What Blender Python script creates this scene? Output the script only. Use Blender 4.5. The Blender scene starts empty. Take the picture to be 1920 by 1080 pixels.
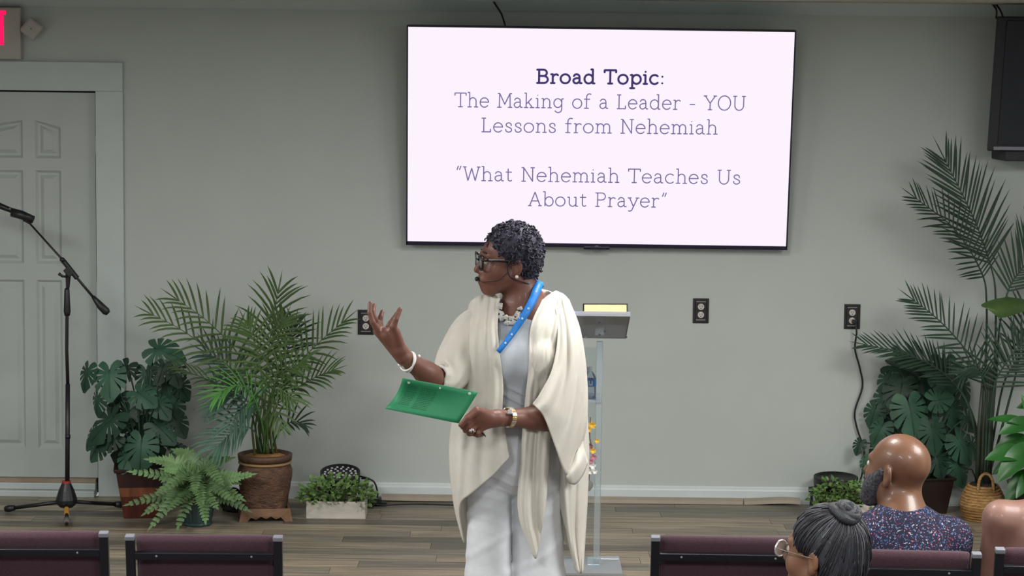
import bpy, bmesh, math, random
import numpy as np
from mathutils import Vector, Matrix, noise as mnoise
random.seed(7); np.random.seed(7)
SC = bpy.context.scene
COL = SC.collection
PI = math.pi
# ------------------------------------------------------------------ camera
CAM = Vector((0.0, -10.8, 2.18)); FPX = 4000.0
PITCH = math.atan(401/4000); ROLL = 0.0115
_f = Vector((0, math.cos(PITCH), -math.sin(PITCH)))
_r0 = Vector((1, 0, 0)); _u0 = Vector((0, math.sin(PITCH), math.cos(PITCH)))
_r = _r0*math.cos(ROLL)+_u0*math.sin(ROLL); _u = _u0*math.cos(ROLL)-_r0*math.sin(ROLL)
cd = bpy.data.cameras.new('camera'); cam = bpy.data.objects.new('camera', cd); COL.objects.link(cam)
cd.sensor_width = 36; cd.sensor_fit = 'HORIZONTAL'; cd.lens = FPX/1920*36; cd.clip_end = 100
cam.matrix_world = Matrix(((_r.x, _u.x, -_f.x, CAM.x), (_r.y, _u.y, -_f.y, CAM.y), (_r.z, _u.z, -_f.z, CAM.z), (0, 0, 0, 1)))
SC.camera = cam
# ------------------------------------------------------------------ world, lamps, exposure
SC.view_settings.view_transform = 'Standard'; SC.view_settings.look = 'None'
SC.view_settings.gamma = 1.0; SC.view_settings.use_curve_mapping = False
SC.view_settings.exposure = 0.0
wd = bpy.data.worlds.new('world'); SC.world = wd; wd.use_nodes = True
bg = wd.node_tree.nodes['Background']; bg.inputs[0].default_value = (0.88, 0.94, 1.0, 1); bg.inputs[1].default_value = 0.40
def area(name, loc, sx, sy, power, col=(1, .985, .965), rot=(0, 0, 0)):
    l = bpy.data.lights.new(name, 'AREA'); l.shape = 'RECTANGLE'; l.size = sx; l.size_y = sy; l.energy = power; l.color = col
    o = bpy.data.objects.new(name, l); COL.objects.link(o); o.location = loc; o.rotation_euler = rot; return o
area('ceiling_panel_lamp', (-2.7, -4.0, 2.50), 1.2, 1.2, 104)
area('ceiling_panel_lamp', (2.7, -4.0, 2.50), 1.2, 1.2, 114)
area('ceiling_panel_lamp', (0.55, -2.75, 2.50), 0.6, 0.6, 40)
area('ceiling_panel_lamp', (-1.2, -6.6, 2.50), 0.6, 1.2, 66)
area('ceiling_panel_lamp', (1.2, -6.6, 2.50), 0.6, 1.2, 66)

# ------------------------------------------------------------------ pixel helpers (layout measured on the photograph)
def ray(px, py): return _f*FPX + _r*(px-960) + _u*(540-py)
def P(px, py, Y):
    d = ray(px, py); return CAM + d*((Y-CAM.y)/d.y)
def G(px, py, z=0.0):
    d = ray(px, py); return CAM + d*((z-CAM.z)/d.z)
def S(Y): return FPX/(Y-CAM.y)
def proj(p):
    v = Vector(p)-CAM; w = v.dot(_f); return (960+FPX*v.dot(_r)/w, 540-FPX*v.dot(_u)/w)

# ------------------------------------------------------------------ materials
def lin(c):
    r = []
    for v in c[:3]:
        v = v/255.0; r.append(v/12.92 if v <= .04045 else ((v+.055)/1.055)**2.4)
    return (r[0], r[1], r[2], 1)
MATS = {}
def M(name, rgb, rough=.5, metal=0.0, var=.12, scale=12, bump=0.0, bscale=60, stretch=(1, 1, 1), coat=0, spec=None, rgb2=None, sheen=0, attr=None, sss=0, trans=0, objrand=0):
    if name in MATS: return MATS[name]
    m = bpy.data.materials.new(name); m.use_nodes = True; nt = m.node_tree; N = nt.nodes; L = nt.links
    b = N['Principled BSDF']; b.inputs['Roughness'].default_value = rough; b.inputs['Metallic'].default_value = metal
    b.inputs['Coat Weight'].default_value = coat
    if spec is not None: b.inputs['Specular IOR Level'].default_value = spec
    if sheen: b.inputs['Sheen Weight'].default_value = sheen
    if trans: b.inputs['Transmission Weight'].default_value = trans
    if sss:
        b.inputs['Subsurface Weight'].default_value = sss; b.inputs['Subsurface Radius'].default_value = (.012, .005, .003); b.inputs['Subsurface Scale'].default_value = 1
    tc = N.new('ShaderNodeTexCoord'); mp = N.new('ShaderNodeMapping'); mp.inputs['Scale'].default_value = stretch
    L.new(tc.outputs['Object'], mp.inputs['Vector'])
    nz = N.new('ShaderNodeTexNoise'); nz.inputs['Scale'].default_value = scale; nz.inputs['Detail'].default_value = 4
    L.new(mp.outputs['Vector'], nz.inputs['Vector'])
    mx = N.new('ShaderNodeMix'); mx.data_type = 'RGBA'
    rmp = N.new('ShaderNodeMapRange'); rmp.inputs[1].default_value = .3; rmp.inputs[2].default_value = .7
    L.new(nz.outputs['Fac'], rmp.inputs[0]); L.new(rmp.outputs[0], mx.inputs[0])
    c = lin(rgb)
    if rgb2: c1, c2 = c, lin(rgb2)
    else:
        c1 = tuple(min(1, v*(1-var)) for v in c[:3])+(1,); c2 = tuple(min(1, v*(1+var)) for v in c[:3])+(1,)
    mx.inputs[6].default_value = c1; mx.inputs[7].default_value = c2
    out = mx.outputs[2]
    if attr:
        at = N.new('ShaderNodeAttribute'); at.attribute_name = attr
        m2 = N.new('ShaderNodeMix'); m2.data_type = 'RGBA'; m2.blend_type = 'MULTIPLY'; m2.inputs[0].default_value = 1
        L.new(out, m2.inputs[6]); L.new(at.outputs['Color'], m2.inputs[7]); out = m2.outputs[2]
    if objrand:
        oi = N.new('ShaderNodeObjectInfo'); hs = N.new('ShaderNodeHueSaturation')
        mr = N.new('ShaderNodeMapRange'); mr.inputs[3].default_value = 1-objrand; mr.inputs[4].default_value = 1+objrand
        L.new(oi.outputs['Random'], mr.inputs[0]); L.new(mr.outputs[0], hs.inputs['Value']); L.new(out, hs.inputs['Color']); out = hs.outputs[0]
    L.new(out, b.inputs['Base Color'])
    if bump:
        n2 = N.new('ShaderNodeTexNoise'); n2.inputs['Scale'].default_value = bscale; n2.inputs['Detail'].default_value = 3
        L.new(mp.outputs['Vector'], n2.inputs['Vector'])
        bp = N.new('ShaderNodeBump'); bp.inputs['Strength'].default_value = bump; bp.inputs['Distance'].default_value = .01
        L.new(n2.outputs['Fac'], bp.inputs['Height']); L.new(bp.outputs['Normal'], b.inputs['Normal'])
    MATS[name] = m; return m
def EM(name, rgb, strength=1.0):
    m = bpy.data.materials.new(name); m.use_nodes = True; nt = m.node_tree
    for n in list(nt.nodes): nt.nodes.remove(n)
    o = nt.nodes.new('ShaderNodeOutputMaterial'); e = nt.nodes.new('ShaderNodeEmission')
    e.inputs[0].default_value = lin(rgb); e.inputs[1].default_value = strength
    nt.links.new(e.outputs[0], o.inputs[0]); MATS[name] = m; return m
def acrylic(name, tint=(236, 244, 246), rough=.02, alpha=.25):
    # clear acrylic sheet: a thin see-through pane with a glossy face
    m = bpy.data.materials.new(name); m.use_nodes = True; nt = m.node_tree; N = nt.nodes; L = nt.links
    for n in list(N): N.remove(n)
    o = N.new('ShaderNodeOutputMaterial'); t = N.new('ShaderNodeBsdfTransparent'); t.inputs[0].default_value = lin(tint)
    g = N.new('ShaderNodeBsdfGlossy'); g.inputs['Roughness'].default_value = rough; g.inputs[0].default_value = (.9, .95, 1, 1)
    d = N.new('ShaderNodeBsdfDiffuse'); d.inputs[0].default_value = lin((225, 230, 235))
    fr = N.new('ShaderNodeFresnel'); fr.inputs[0].default_value = 1.45
    m1 = N.new('ShaderNodeMixShader'); L.new(fr.outputs[0], m1.inputs[0]); L.new(t.outputs[0], m1.inputs[1]); L.new(g.outputs[0], m1.inputs[2])
    m2 = N.new('ShaderNodeMixShader'); m2.inputs[0].default_value = alpha; L.new(m1.outputs[0], m2.inputs[1]); L.new(d.outputs[0], m2.inputs[2])
    L.new(m2.outputs[0], o.inputs[0]); MATS[name] = m; return m

# ------------------------------------------------------------------ mesh helpers
def V(*a): return Vector(a[0]) if len(a) == 1 else Vector(a)
def cat(pts, n):
    """Catmull-Rom resample of a list of tuples to n points"""
    A = np.array([tuple(p) for p in pts], float); k = len(A)
    if k == 2: return [A[0]+(A[1]-A[0])*t for t in np.linspace(0, 1, n)]
    E = np.vstack([2*A[0]-A[1], A, 2*A[-1]-A[-2]]); out = []
    for t in np.linspace(0, k-1, n):
        i = min(int(t), k-2); s = t-i; p0, p1, p2, p3 = E[i], E[i+1], E[i+2], E[i+3]
        out.append(.5*((2*p1)+(-p0+p2)*s+(2*p0-5*p1+4*p2-p3)*s*s+(-p0+3*p1-3*p2+p3)*s**3))
    return out
class MB:
    def __init__(s): s.v = []; s.f = []
    def add(s, vs, fs):
        o = len(s.v); s.v += [tuple(v) for v in vs]; s.f += [tuple(i+o for i in f) for f in fs]; return s
    def box(s, c, size, rot=None, taper=(1, 1)):
        vs = []
        for z in (-1, 1):
            for y in (-1, 1):
                for x in (-1, 1):
                    k = taper if z > 0 else (1, 1)
                    p = Vector((x*size[0]/2*k[0], y*size[1]/2*k[1], z*size[2]/2))
                    if rot is not None: p = rot @ p
                    vs.append(p+Vector(c))
        return s.add(vs, [(0, 2, 3, 1), (4, 5, 7, 6), (0, 1, 5, 4), (2, 6, 7, 3), (0, 4, 6, 2), (1, 3, 7, 5)])
    def hexa(s, q0, q1):
        """solid between two quads with matching corners"""
        return s.add(list(q0)+list(q1), [(3, 2, 1, 0), (4, 5, 6, 7), (0, 1, 5, 4), (1, 2, 6, 5), (2, 3, 7, 6), (3, 0, 4, 7)])
    def tube(s, pts, r, n=8, cap=True, flat=1.0):
        pts = [Vector(p) for p in pts]; k = len(pts)
        R = r if isinstance(r, (list, tuple)) else [r]*k
        t0 = (pts[1]-pts[0]).normalized(); a = Vector((0, 0, 1)) if abs(t0.z) < .9 else Vector((1, 0, 0))
        u = t0.cross(a).normalized(); vs = []; fs = []
        for i in range(k):
            t = (pts[min(i+1, k-1)]-pts[max(i-1, 0)]).normalized()
            u = (u-t*u.dot(t)).normalized(); w = t.cross(u)
            for j in range(n):
                an = 2*PI*j/n; vs.append(pts[i]+(u*math.cos(an)+w*math.sin(an)*flat)*R[i])
        for i in range(k-1):
            for j in range(n):
                a_, b_ = i*n+j, i*n+(j+1) % n; fs.append((a_, b_, b_+n, a_+n))
        if cap: fs.append(tuple(range(n-1, -1, -1))); fs.append(tuple(range((k-1)*n, k*n)))
        return s.add(vs, fs)
    def lathe(s, c, prof, n=24, axis=None, cap=True, sq=None):
        c = Vector(c); Q = Matrix.Identity(3) if axis is None else Vector((0, 0, 1)).rotation_difference(Vector(axis)).to_matrix()
        vs = []; fs = []; k = len(prof)
        for (r, z) in prof:
            for j in range(n):
                an = 2*PI*j/n; x, y = math.cos(an), math.sin(an); q = 1
                if sq: q = 1/((abs(x)**sq+abs(y)**sq)**(1/sq))
                vs.append(c+Q @ Vector((r*x*q, r*y*q, z)))
        for i in range(k-1):
            for j in range(n):
                a_, b_ = i*n+j, i*n+(j+1) % n; fs.append((a_, b_, b_+n, a_+n))
        if cap: fs.append(tuple(range(n-1, -1, -1))); fs.append(tuple(range((k-1)*n, k*n)))
        return s.add(vs, fs)
    def ell(s, c, r, n=12, m=8, rot=None):
        c = Vector(c); r = (r, r, r) if not isinstance(r, (tuple, list)) else r
        vs = []; fs = []
        for i in range(m+1):
            ph = -PI/2+PI*i/m
            for j in range(n):
                th = 2*PI*j/n; p = Vector((r[0]*math.cos(ph)*math.cos(th), r[1]*math.cos(ph)*math.sin(th), r[2]*math.sin(ph)))
                if rot is not None: p = rot @ p
                vs.append(c+p)
        for i in range(m):
            for j in range(n):
                a_, b_ = i*n+j, i*n+(j+1) % n; fs.append((a_, b_, b_+n, a_+n))
        return s.add(vs, fs)
    def grid(s, G_):
        """rows x cols of points"""
        R = len(G_); C = len(G_[0]); vs = [p for row in G_ for p in row]
        return s.add(vs, [(i*C+j, i*C+j+1, (i+1)*C+j+1, (i+1)*C+j) for i in range(R-1) for j in range(C-1)])
    def build(s, name, mat, parent=None, smooth=False, origin=None, bevel=0, solid=0, sub=0, kind=None, label=None, ang=None):
        me = bpy.data.meshes.new(name)
        if parent is not None:
            o = parent
            while o.parent: o = o.parent
            off = Vector(o.location)
        else: off = Vector(origin) if origin is not None else Vector((0, 0, 0))
        me.from_pydata([tuple(Vector(v)-off) for v in s.v], [], s.f); me.update()
        if mat is not None: me.materials.append(mat)
        if smooth:
            me.polygons.foreach_set('use_smooth', [True]*len(me.polygons))
        ob = bpy.data.objects.new(name, me); COL.objects.link(ob)
        if parent is not None: ob.parent = parent
        elif origin is not None: ob.location = off
        if solid:
            md = ob.modifiers.new('s', 'SOLIDIFY'); md.thickness = solid; md.offset = 0
        if bevel:
            md = ob.modifiers.new('b', 'BEVEL'); md.width = bevel; md.segments = 2; md.limit_method = 'ANGLE'; md.angle_limit = math.radians(40)
        if sub:
            md = ob.modifiers.new('u', 'SUBSURF'); md.levels = sub; md.render_levels = sub
        if kind: ob['kind'] = kind
        if label: ob['label'] = label
        return ob
def tag(o, label=None, cat_=None, group=None, kind=None):
    if label: o['label'] = label
    if cat_: o['category'] = cat_
    if group: o['group'] = group
    if kind: o['kind'] = kind
    return o
def thing(name, loc, label, cat_, group=None, rz=0):
    o = bpy.data.objects.new(name, None); COL.objects.link(o); o.location = loc; o.rotation_euler = (0, 0, rz); o.empty_display_size = .1
    return tag(o, label, cat_, group)
def dup(o, parent=None):
    c = o.copy(); COL.objects.link(c)
    if parent: c.parent = parent
    for ch in list(o.children): dup(ch, c)
    return c
def rotz(a): return Matrix.Rotation(a, 3, 'Z')
def rotx(a): return Matrix.Rotation(a, 3, 'X')
def roty(a): return Matrix.Rotation(a, 3, 'Y')

# ------------------------------------------------------------------ signed distance bodies (one continuous surface, surface nets)
def RC(a, b, r1, r2=None, k=.02, op=1): return dict(t='rc', a=Vector(a), b=Vector(b), r1=r1, r2=r1 if r2 is None else r2, k=k, op=op, M=None)
def EL(c, r, k=.02, op=1, rot=None):
    r = (r, r, r) if not isinstance(r, (tuple, list)) else r
    return dict(t='el', c=Vector(c), r=r, k=k, op=op, M=None, rot=rot)
def place(prims, Mx, sc=1.0):
    out = []
    for p in prims:
        q = dict(p); Rm = Mx.to_3x3()
        if p['t'] == 'rc': q['a'] = Mx @ (p['a']*sc); q['b'] = Mx @ (p['b']*sc); q['r1'] = p['r1']*sc; q['r2'] = p['r2']*sc
        else:
            q['c'] = Mx @ (p['c']*sc); q['r'] = tuple(v*sc for v in p['r']); q['rot'] = Rm @ p['rot'] if p.get('rot') is not None else Rm
        out.append(q)
    return out
class Field:
    def __init__(s, prims, vox, inflate=0.0):
        lo = np.array([1e9]*3); hi = -lo
        for p in prims:
            l, h = s.bb(p, 0)
            if p['op'] == 1: lo = np.minimum(lo, l); hi = np.maximum(hi, h)
        s.o = lo-(4*vox+inflate); s.vox = vox; s.n = np.ceil((hi-lo+8*vox+2*inflate)/vox).astype(int)+1
        s.F = np.full(s.n, .08, np.float32)
        for p in prims: s.apply(p, inflate)
    def bb(s, p, m):
        if p['t'] == 'rc':
            a, b = np.array(p['a']), np.array(p['b']); r = max(p['r1'], p['r2'])+m; return np.minimum(a, b)-r, np.maximum(a, b)+r
        r = max(p['r']) if p.get('rot') is not None else np.array(p['r']); return np.array(p['c'])-(r+m), np.array(p['c'])+(r+m)
    def sl(s, lo, hi):
        i0 = np.clip(np.floor((lo-s.o)/s.vox).astype(int), 0, s.n-1); i1 = np.clip(np.ceil((hi-s.o)/s.vox).astype(int)+1, 1, s.n)
        return tuple(slice(a, b) for a, b in zip(i0, i1)), i0, i1
    def apply(s, p, inflate=0):
        lo, hi = s.bb(p, p['k']+4*s.vox+abs(inflate)); sl, i0, i1 = s.sl(lo, hi)
        ax = [(s.o[d]+s.vox*np.arange(i0[d], i1[d])).astype(np.float32) for d in range(3)]
        X, Y, Z = np.meshgrid(*ax, indexing='ij', sparse=True)
        if p['t'] == 'rc':
            a = p['a']; ba = p['b']-a; l2 = max(ba.dot(ba), 1e-9)
            px, py, pz = X-a.x, Y-a.y, Z-a.z
            h = np.clip((px*ba.x+py*ba.y+pz*ba.z)/l2, 0, 1)
            d = np.sqrt((px-ba.x*h)**2+(py-ba.y*h)**2+(pz-ba.z*h)**2)-(p['r1']+(p['r2']-p['r1'])*h)
        else:
            c = p['c']; x, y, z = X-c.x, Y-c.y, Z-c.z; r = p['r']
            if p.get('rot') is not None:
                T = p['rot'].transposed(); x, y, z = (T[i][0]*x+T[i][1]*y+T[i][2]*z for i in range(3))
            k0 = np.sqrt((x/r[0])**2+(y/r[1])**2+(z/r[2])**2); k1 = np.sqrt((x/r[0]**2)**2+(y/r[1]**2)**2+(z/r[2]**2)**2)
            d = k0*(k0-1)/np.maximum(k1, 1e-6)
        d = d-inflate
        A = s.F[sl]; k = max(p['k'], 1e-4)
        if p['op'] == 1:
            h = np.maximum(k-np.abs(A-d), 0)/k; s.F[sl] = np.minimum(A, d)-h*h*k*.25
        else:
            d = -d; h = np.maximum(k-np.abs(A-d), 0)/k; s.F[sl] = np.maximum(A, d)+h*h*k*.25
        return s
    def coords(s):
        return np.meshgrid(*[(s.o[d]+s.vox*np.arange(s.n[d])).astype(np.float32) for d in range(3)], indexing='ij', sparse=True)
    def val(s, p):
        i = np.round((np.array(p)-s.o)/s.vox).astype(int)
        if (i < 0).any() or (i >= s.n).any(): return .08
        return float(s.F[tuple(i)])
    def mesh(s):
        F = s.F; ins = F < 0
        c = np.zeros(np.array(F.shape)-1, np.int8)
        for dx in (0, 1):
            for dy in (0, 1):
                for dz in (0, 1): c += ins[dx:F.shape[0]-1+dx, dy:F.shape[1]-1+dy, dz:F.shape[2]-1+dz]
        act = (c > 0) & (c < 8); I = np.argwhere(act); idx = np.full(c.shape, -1, np.int32); idx[act] = np.arange(len(I))
        acc = np.zeros((len(I), 3)); cnt = np.zeros(len(I))
        off = [(x, y, z) for x in (0, 1) for y in (0, 1) for z in (0, 1)]
        val = {o: F[I[:, 0]+o[0], I[:, 1]+o[1], I[:, 2]+o[2]] for o in off}
        for o in off:
            for d in range(3):
                if o[d] == 0:
                    q = list(o); q[d] = 1; q = tuple(q); a, b = val[o], val[q]; m = (a < 0) != (b < 0)
                    t = np.where(m, a/np.where(m, a-b, 1), 0)
                    pt = np.array(o, float)[None]+np.zeros((len(I), 3)); pt[:, d] = t
                    acc += pt*m[:, None]; cnt += m
        vs = (I+acc/cnt[:, None])*s.vox+s.o
        fs = []
        for d in range(3):
            e = [1 if i == d else 0 for i in range(3)]; n = F.shape
            A = ins[:n[0]-e[0], :n[1]-e[1], :n[2]-e[2]]; B = ins[e[0]:, e[1]:, e[2]:]
            J = np.argwhere(A != B); u, w = (d+1) % 3, (d+2) % 3
            J = J[(J[:, u] > 0) & (J[:, w] > 0)]; sgn = A[J[:, 0], J[:, 1], J[:, 2]]
            def cell(du, dw):
                K = J.copy(); K[:, u] -= du; K[:, w] -= dw; return idx[K[:, 0], K[:, 1], K[:, 2]]
            q = np.stack([cell(1, 1), cell(0, 1), cell(0, 0), cell(1, 0)], 1)
            q[~sgn] = q[~sgn][:, ::-1]; fs.append(q)
        return vs, np.concatenate(fs)
def npobj(name, vs, fs, mat, parent, col=None, smooth=True):
    o = parent
    while o is not None and o.parent: o = o.parent
    off = np.array(o.location) if o is not None else np.zeros(3)
    me = bpy.data.meshes.new(name); n = len(fs)
    me.vertices.add(len(vs)); me.vertices.foreach_set('co', (np.asarray(vs)-off).astype(np.float32).ravel())
    me.loops.add(n*4); me.loops.foreach_set('vertex_index', fs.astype(np.int32).ravel())
    me.polygons.add(n); me.polygons.foreach_set('loop_start', np.arange(0, n*4, 4, dtype=np.int32))
    me.update(calc_edges=True); me.validate()
    me.polygons.foreach_set('use_smooth', np.ones(len(me.polygons), bool))
    if col is not None:
        a = me.color_attributes.new('tint', 'FLOAT_COLOR', 'POINT')
        a.data.foreach_set('color', np.hstack([col, np.ones((len(col), 1))]).astype(np.float32).ravel())
    me.materials.append(mat); ob = bpy.data.objects.new(name, me); COL.objects.link(ob)
    if parent is not None: ob.parent = parent
    return ob
def paint(vs, spots):
    """skin tint: list of (centre, radius, rgb multiplier)"""
    c = np.ones((len(vs), 3))
    for (p, r, m) in spots:
        d = np.linalg.norm(vs-np.array(p), axis=1); w = np.clip(1.5-1.5*d/r, 0, 1)[:, None]; c = c*(1-w)+np.array(m)*w*c
    return c
# ------------------------------------------------------------------ setting
FL = -0.26                                             # hall floor level below the stage
STAGE_Y = -3.35
m_wall = M('wall_paint', (184, 191, 187), .85, var=.02, scale=3, bump=.05, bscale=180)
m_white = M('white_trim_paint', (205, 213, 213), .45, var=.03, scale=6)
m_casing = M('casing_paint', (186, 196, 194), .5, var=.03, scale=6)
m_door = M('door_paint', (176, 184, 180), .5, var=.03, scale=5)
m_ceil = M('ceiling_texture', (190, 186, 176), .9, var=.12, scale=90, bump=.6, bscale=140)
m_black = M('black_plastic', (22, 23, 26), .45, var=.1)
m_metal = M('black_metal', (20, 20, 23), .4, var=.1)
m_grey = M('grey_cap', (120, 122, 130), .5, var=.08)

CEIL = P(1400, 4, 0).z
# door opening measured on the wall
DX1 = P(183, 540, 0).x; DX0 = DX1-0.86; DZ1 = P(100, 170, 0).z
w = MB()
w.box(((DX1+4.2)/2, .06, (CEIL+.1)/2), (4.2-DX1, .12, CEIL+.1))
w.box(((DX0-4.2)/2, .06, (CEIL+.1)/2), (DX0+4.2, .12, CEIL+.1))
w.box(((DX0+DX1)/2, .06, (CEIL+.1+DZ1)/2), (DX1-DX0, .12, CEIL+.1-DZ1))
tag(w.build('wall_back', m_wall), kind='structure')
tag(MB().box((-4.26, -5.5, 1.1), (.12, 11.5, 2.9)).build('wall_left', m_wall), kind='structure')
tag(MB().box((4.26, -5.5, 1.1), (.12, 11.5, 2.9)).build('wall_right', m_wall), kind='structure')
tag(MB().box((0, -5.5, CEIL+.05), (8.6, 11.5, .1)).build('ceiling', m_ceil), kind='structure')
tag(MB().box((0, -6.5, FL-.05), (8.6, 9.6, .1)).build('floor', M('hall_carpet', (74, 66, 66), .95, var=.2, scale=80)), kind='structure')
m_plank_under = M('plank_underlay', (52, 48, 45), .8)
stage = tag(MB().box((0, STAGE_Y/2-.0, (FL-.006)/2-.003), (8.4, -STAGE_Y, -FL-.006)).build('stage_platform', m_plank_under), kind='structure')
# stage planks: individual boards
def plank_mat():
    m = bpy.data.materials.new('grey_vinyl_plank'); m.use_nodes = True; nt = m.node_tree; N = nt.nodes; L = nt.links; b = N['Principled BSDF']
    b.inputs['Roughness'].default_value = .42
    geo = N.new('ShaderNodeNewGeometry'); oi = N.new('ShaderNodeObjectInfo')
    mp = N.new('ShaderNodeMapping'); mp.inputs['Scale'].default_value = (1.4, 26, 26); L.new(geo.outputs['Position'], mp.inputs['Vector'])
    cmb = N.new('ShaderNodeCombineXYZ'); mu = N.new('ShaderNodeMath'); mu.operation = 'MULTIPLY'; mu.inputs[1].default_value = 40
    L.new(oi.outputs['Random'], mu.inputs[0]); L.new(mu.outputs[0], cmb.inputs[0]); L.new(mu.outputs[0], cmb.inputs[1]); L.new(cmb.outputs[0], mp.inputs['Location'])
    nz = N.new('ShaderNodeTexNoise'); nz.inputs['Scale'].default_value = 1.6; nz.inputs['Detail'].default_value = 6; nz.inputs['Roughness'].default_value = .62; L.new(mp.outputs[0], nz.inputs['Vector'])
    cr = N.new('ShaderNodeValToRGB'); e = cr.color_ramp.elements
    e[0].position = .3; e[0].color = lin((100, 95, 88)); e[1].position = .72; e[1].color = lin((190, 184, 170))
    k = cr.color_ramp.elements.new(.5); k.color = lin((152, 147, 135)); L.new(nz.outputs['Fac'], cr.inputs[0])
    c2 = N.new('ShaderNodeValToRGB'); q = c2.color_ramp.elements; q[0].color = lin((160, 152, 146)); q[1].color = lin((255, 246, 228))
    k = q.new(.35); k.color = lin((214, 210, 204)); k = q.new(.7); k.color = lin((232, 216, 200)); L.new(oi.outputs['Random'], c2.inputs[0])
    mx = N.new('ShaderNodeMix'); mx.data_type = 'RGBA'; mx.blend_type = 'MULTIPLY'; mx.inputs[0].default_value = 1
    L.new(cr.outputs[0], mx.inputs[6]); L.new(c2.outputs[0], mx.inputs[7]); L.new(mx.outputs[2], b.inputs['Base Color']); return m
m_plank = plank_mat()
proto_plank = None; PW = .127
rp = random.Random(3); y = -.002; row = 0
while y-PW > STAGE_Y-.05:
    x = -4.1+rp.random()*1.1-1.0
    while x < 4.1:
        ln = rp.choice((.92, 1.22, 1.22, .7)); x0, x1 = max(x, -4.15), min(x+ln, 4.15)
        if x1-x0 > .05 :
            if proto_plank is None:
                proto_plank = MB().box((0, 0, -.004), (1, PW-.0016, .008)).build('plank', m_plank, stage); o = proto_plank
            else:
                o = proto_plank.copy(); COL.objects.link(o); o.parent = stage
            o.location = ((x0+x1)/2, y-PW/2, .0); o.scale = (x1-x0-.0016, 1, 1)
        x += ln
    y -= PW; row += 1
# crown moulding, baseboard
zc0 = P(960, 22, 0).z
pr = [(0, zc0), (-.012, zc0), (-.018, zc0+.006), (-.05, CEIL-.012), (-.056, CEIL), (0, CEIL)]
tag(MB().add([(x, yy, z) for x in (-4.2, 4.2) for yy, z in pr], [tuple(range(6)), tuple(range(11, 5, -1))]+[(i, i+6, (i+1) % 6+6, (i+1) % 6) for i in range(6)]).build('trim_1', m_casing), kind='structure')
cx1 = P(234, 540, 0).x                                     # outer edge of the right casing leg
zb = P(1300, 911, 0).z
pr = [(0, 0), (-.016, 0), (-.016, zb-.022), (-.013, zb-.014), (-.012, zb-.006), (-.004, zb), (0, zb)]
n = len(pr)
tag(MB().add([(x, yy, z) for x in (cx1+.001, 4.2) for yy, z in pr], [tuple(range(n)), tuple(range(2*n-1, n-1, -1))]+[(i, i+n, (i+1) % n+n, (i+1) % n) for i in range(n)]).build('baseboard_back', m_white), kind='structure')
# loose floor moulding strips lying along the baseboard, one end curling off
m_strip = M('tan_vinyl_strip', (150, 140, 124), .5, var=.08, scale=9)
def strip(name, px0, px1, lift, label):
    b = MB(); L_ = []
    for t in np.linspace(0, 1, 24):
        px = px0+(px1-px0)*t; g = P(px, 945, -.02); lz, ly = lift(t)
        L_.append((g.x, ly, lz))
    rows = []
    for (x, ly, lz) in L_:
        rows.append([(x, -.017+ly, .030+lz), (x, -.026+ly, .029+lz), (x, -.042+ly, .018+lz), (x, -.052+ly, .002+lz), (x, -.017+ly, .001+lz)])
    b.grid(rows); e = 24*5; b.f += [(0, 1, 2, 3, 4), tuple(range(e-1, e-6, -1))]; b.f += [(i*5+4, i*5, (i+1)*5, (i+1)*5+4) for i in range(23)]
    return tag(b.build(name, m_strip, None, origin=P((px0+px1)/2, 945, -.03)), label, 'floor trim')
strip('floor_strip', 716, 1392, lambda t: (.0+.006*math.exp(-t*9), -.02*math.exp(-t*7)), 'long tan moulding strip along the white baseboard behind the woman')
strip('floor_strip', 1394, 1497, lambda t: (.018*math.sin(t*PI*.75)*t, -.045*t**2.2), 'short tan moulding strip curling away from the baseboard by the right spotlight')

# ------------------------------------------------------------------ six panel door and its casing
door = thing('door_1', (DX0, .03, 0), None, None); door['kind'] = 'structure'
def zy(py, px=90): return P(px, py, 0).z
dz0 = zy(896)
xs = [DX0+.003, P(-40, 540, 0).x, P(44, 540, 0).x, P(67, 540, 0).x, P(115, 540, 0).x, DX1-.010]
zs = [dz0, zy(842), zy(526), zy(495), zy(320), zy(297), zy(226), DZ1-.009]
st = MB()
for i in (0, 2, 4): st.box(((xs[i]+xs[i+1])/2, .035, (zs[0]+zs[7])/2), (xs[i+1]-xs[i], .03, zs[7]-zs[0]))
for c in (1, 3):
    for j in (0, 2, 4, 6): st.box(((xs[c]+xs[c+1])/2, .035, (zs[j]+zs[j+1])/2), (xs[c+1]-xs[c], .03, zs[j+1]-zs[j]))
st.build('door_leaf', m_door, door)
for c in (1, 3):
    for k, j in enumerate((1, 3, 5)):
        x0, x1, z0, z1 = xs[c], xs[c+1], zs[j], zs[j+1]
        arch = .035 if j == 5 else 0
        def q(ix, dy, drop=0):
            top0 = z1-ix-(0 if not arch else 0); s_ = arch
            # upper panels have a slanted (camel-back) top edge, falling away from the door centre
            ta, tb = (top0-s_, top0) if c == 1 else (top0, top0-s_)
            return [(x0+ix, dy, z0+ix), (x1-ix, dy, z0+ix), (x1-ix, dy, tb if c == 3 else tb), (x0+ix, dy, ta)]
        b = MB(); A, B_, C_, D_ = q(-.001, .0205), q(.012, .034), q(.024, .034), q(.042, .0235)
        full = [(x0-.001, .0205, z0-.001), (x1+.001, .0205, z0-.001), (x1+.001, .0205, z1+.001), (x0-.001, .0205, z1+.001)]
        b.add(A+B_+C_+D_, [(i, (i+1) % 4, 4+(i+1) % 4, 4+i) for i in range(4)]+[(4+i, 4+(i+1) % 4, 8+(i+1) % 4, 8+i) for i in range(4)]+[(8+i, 8+(i+1) % 4, 12+(i+1) % 4, 12+i) for i in range(4)]+[(12, 13, 14, 15)])
        if arch: b.add(A[2:4]+full[2:4], [(0, 2, 3, 1)] if False else [(0, 1, 3, 2)])
        b.build('door_panel', m_door, door)
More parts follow.
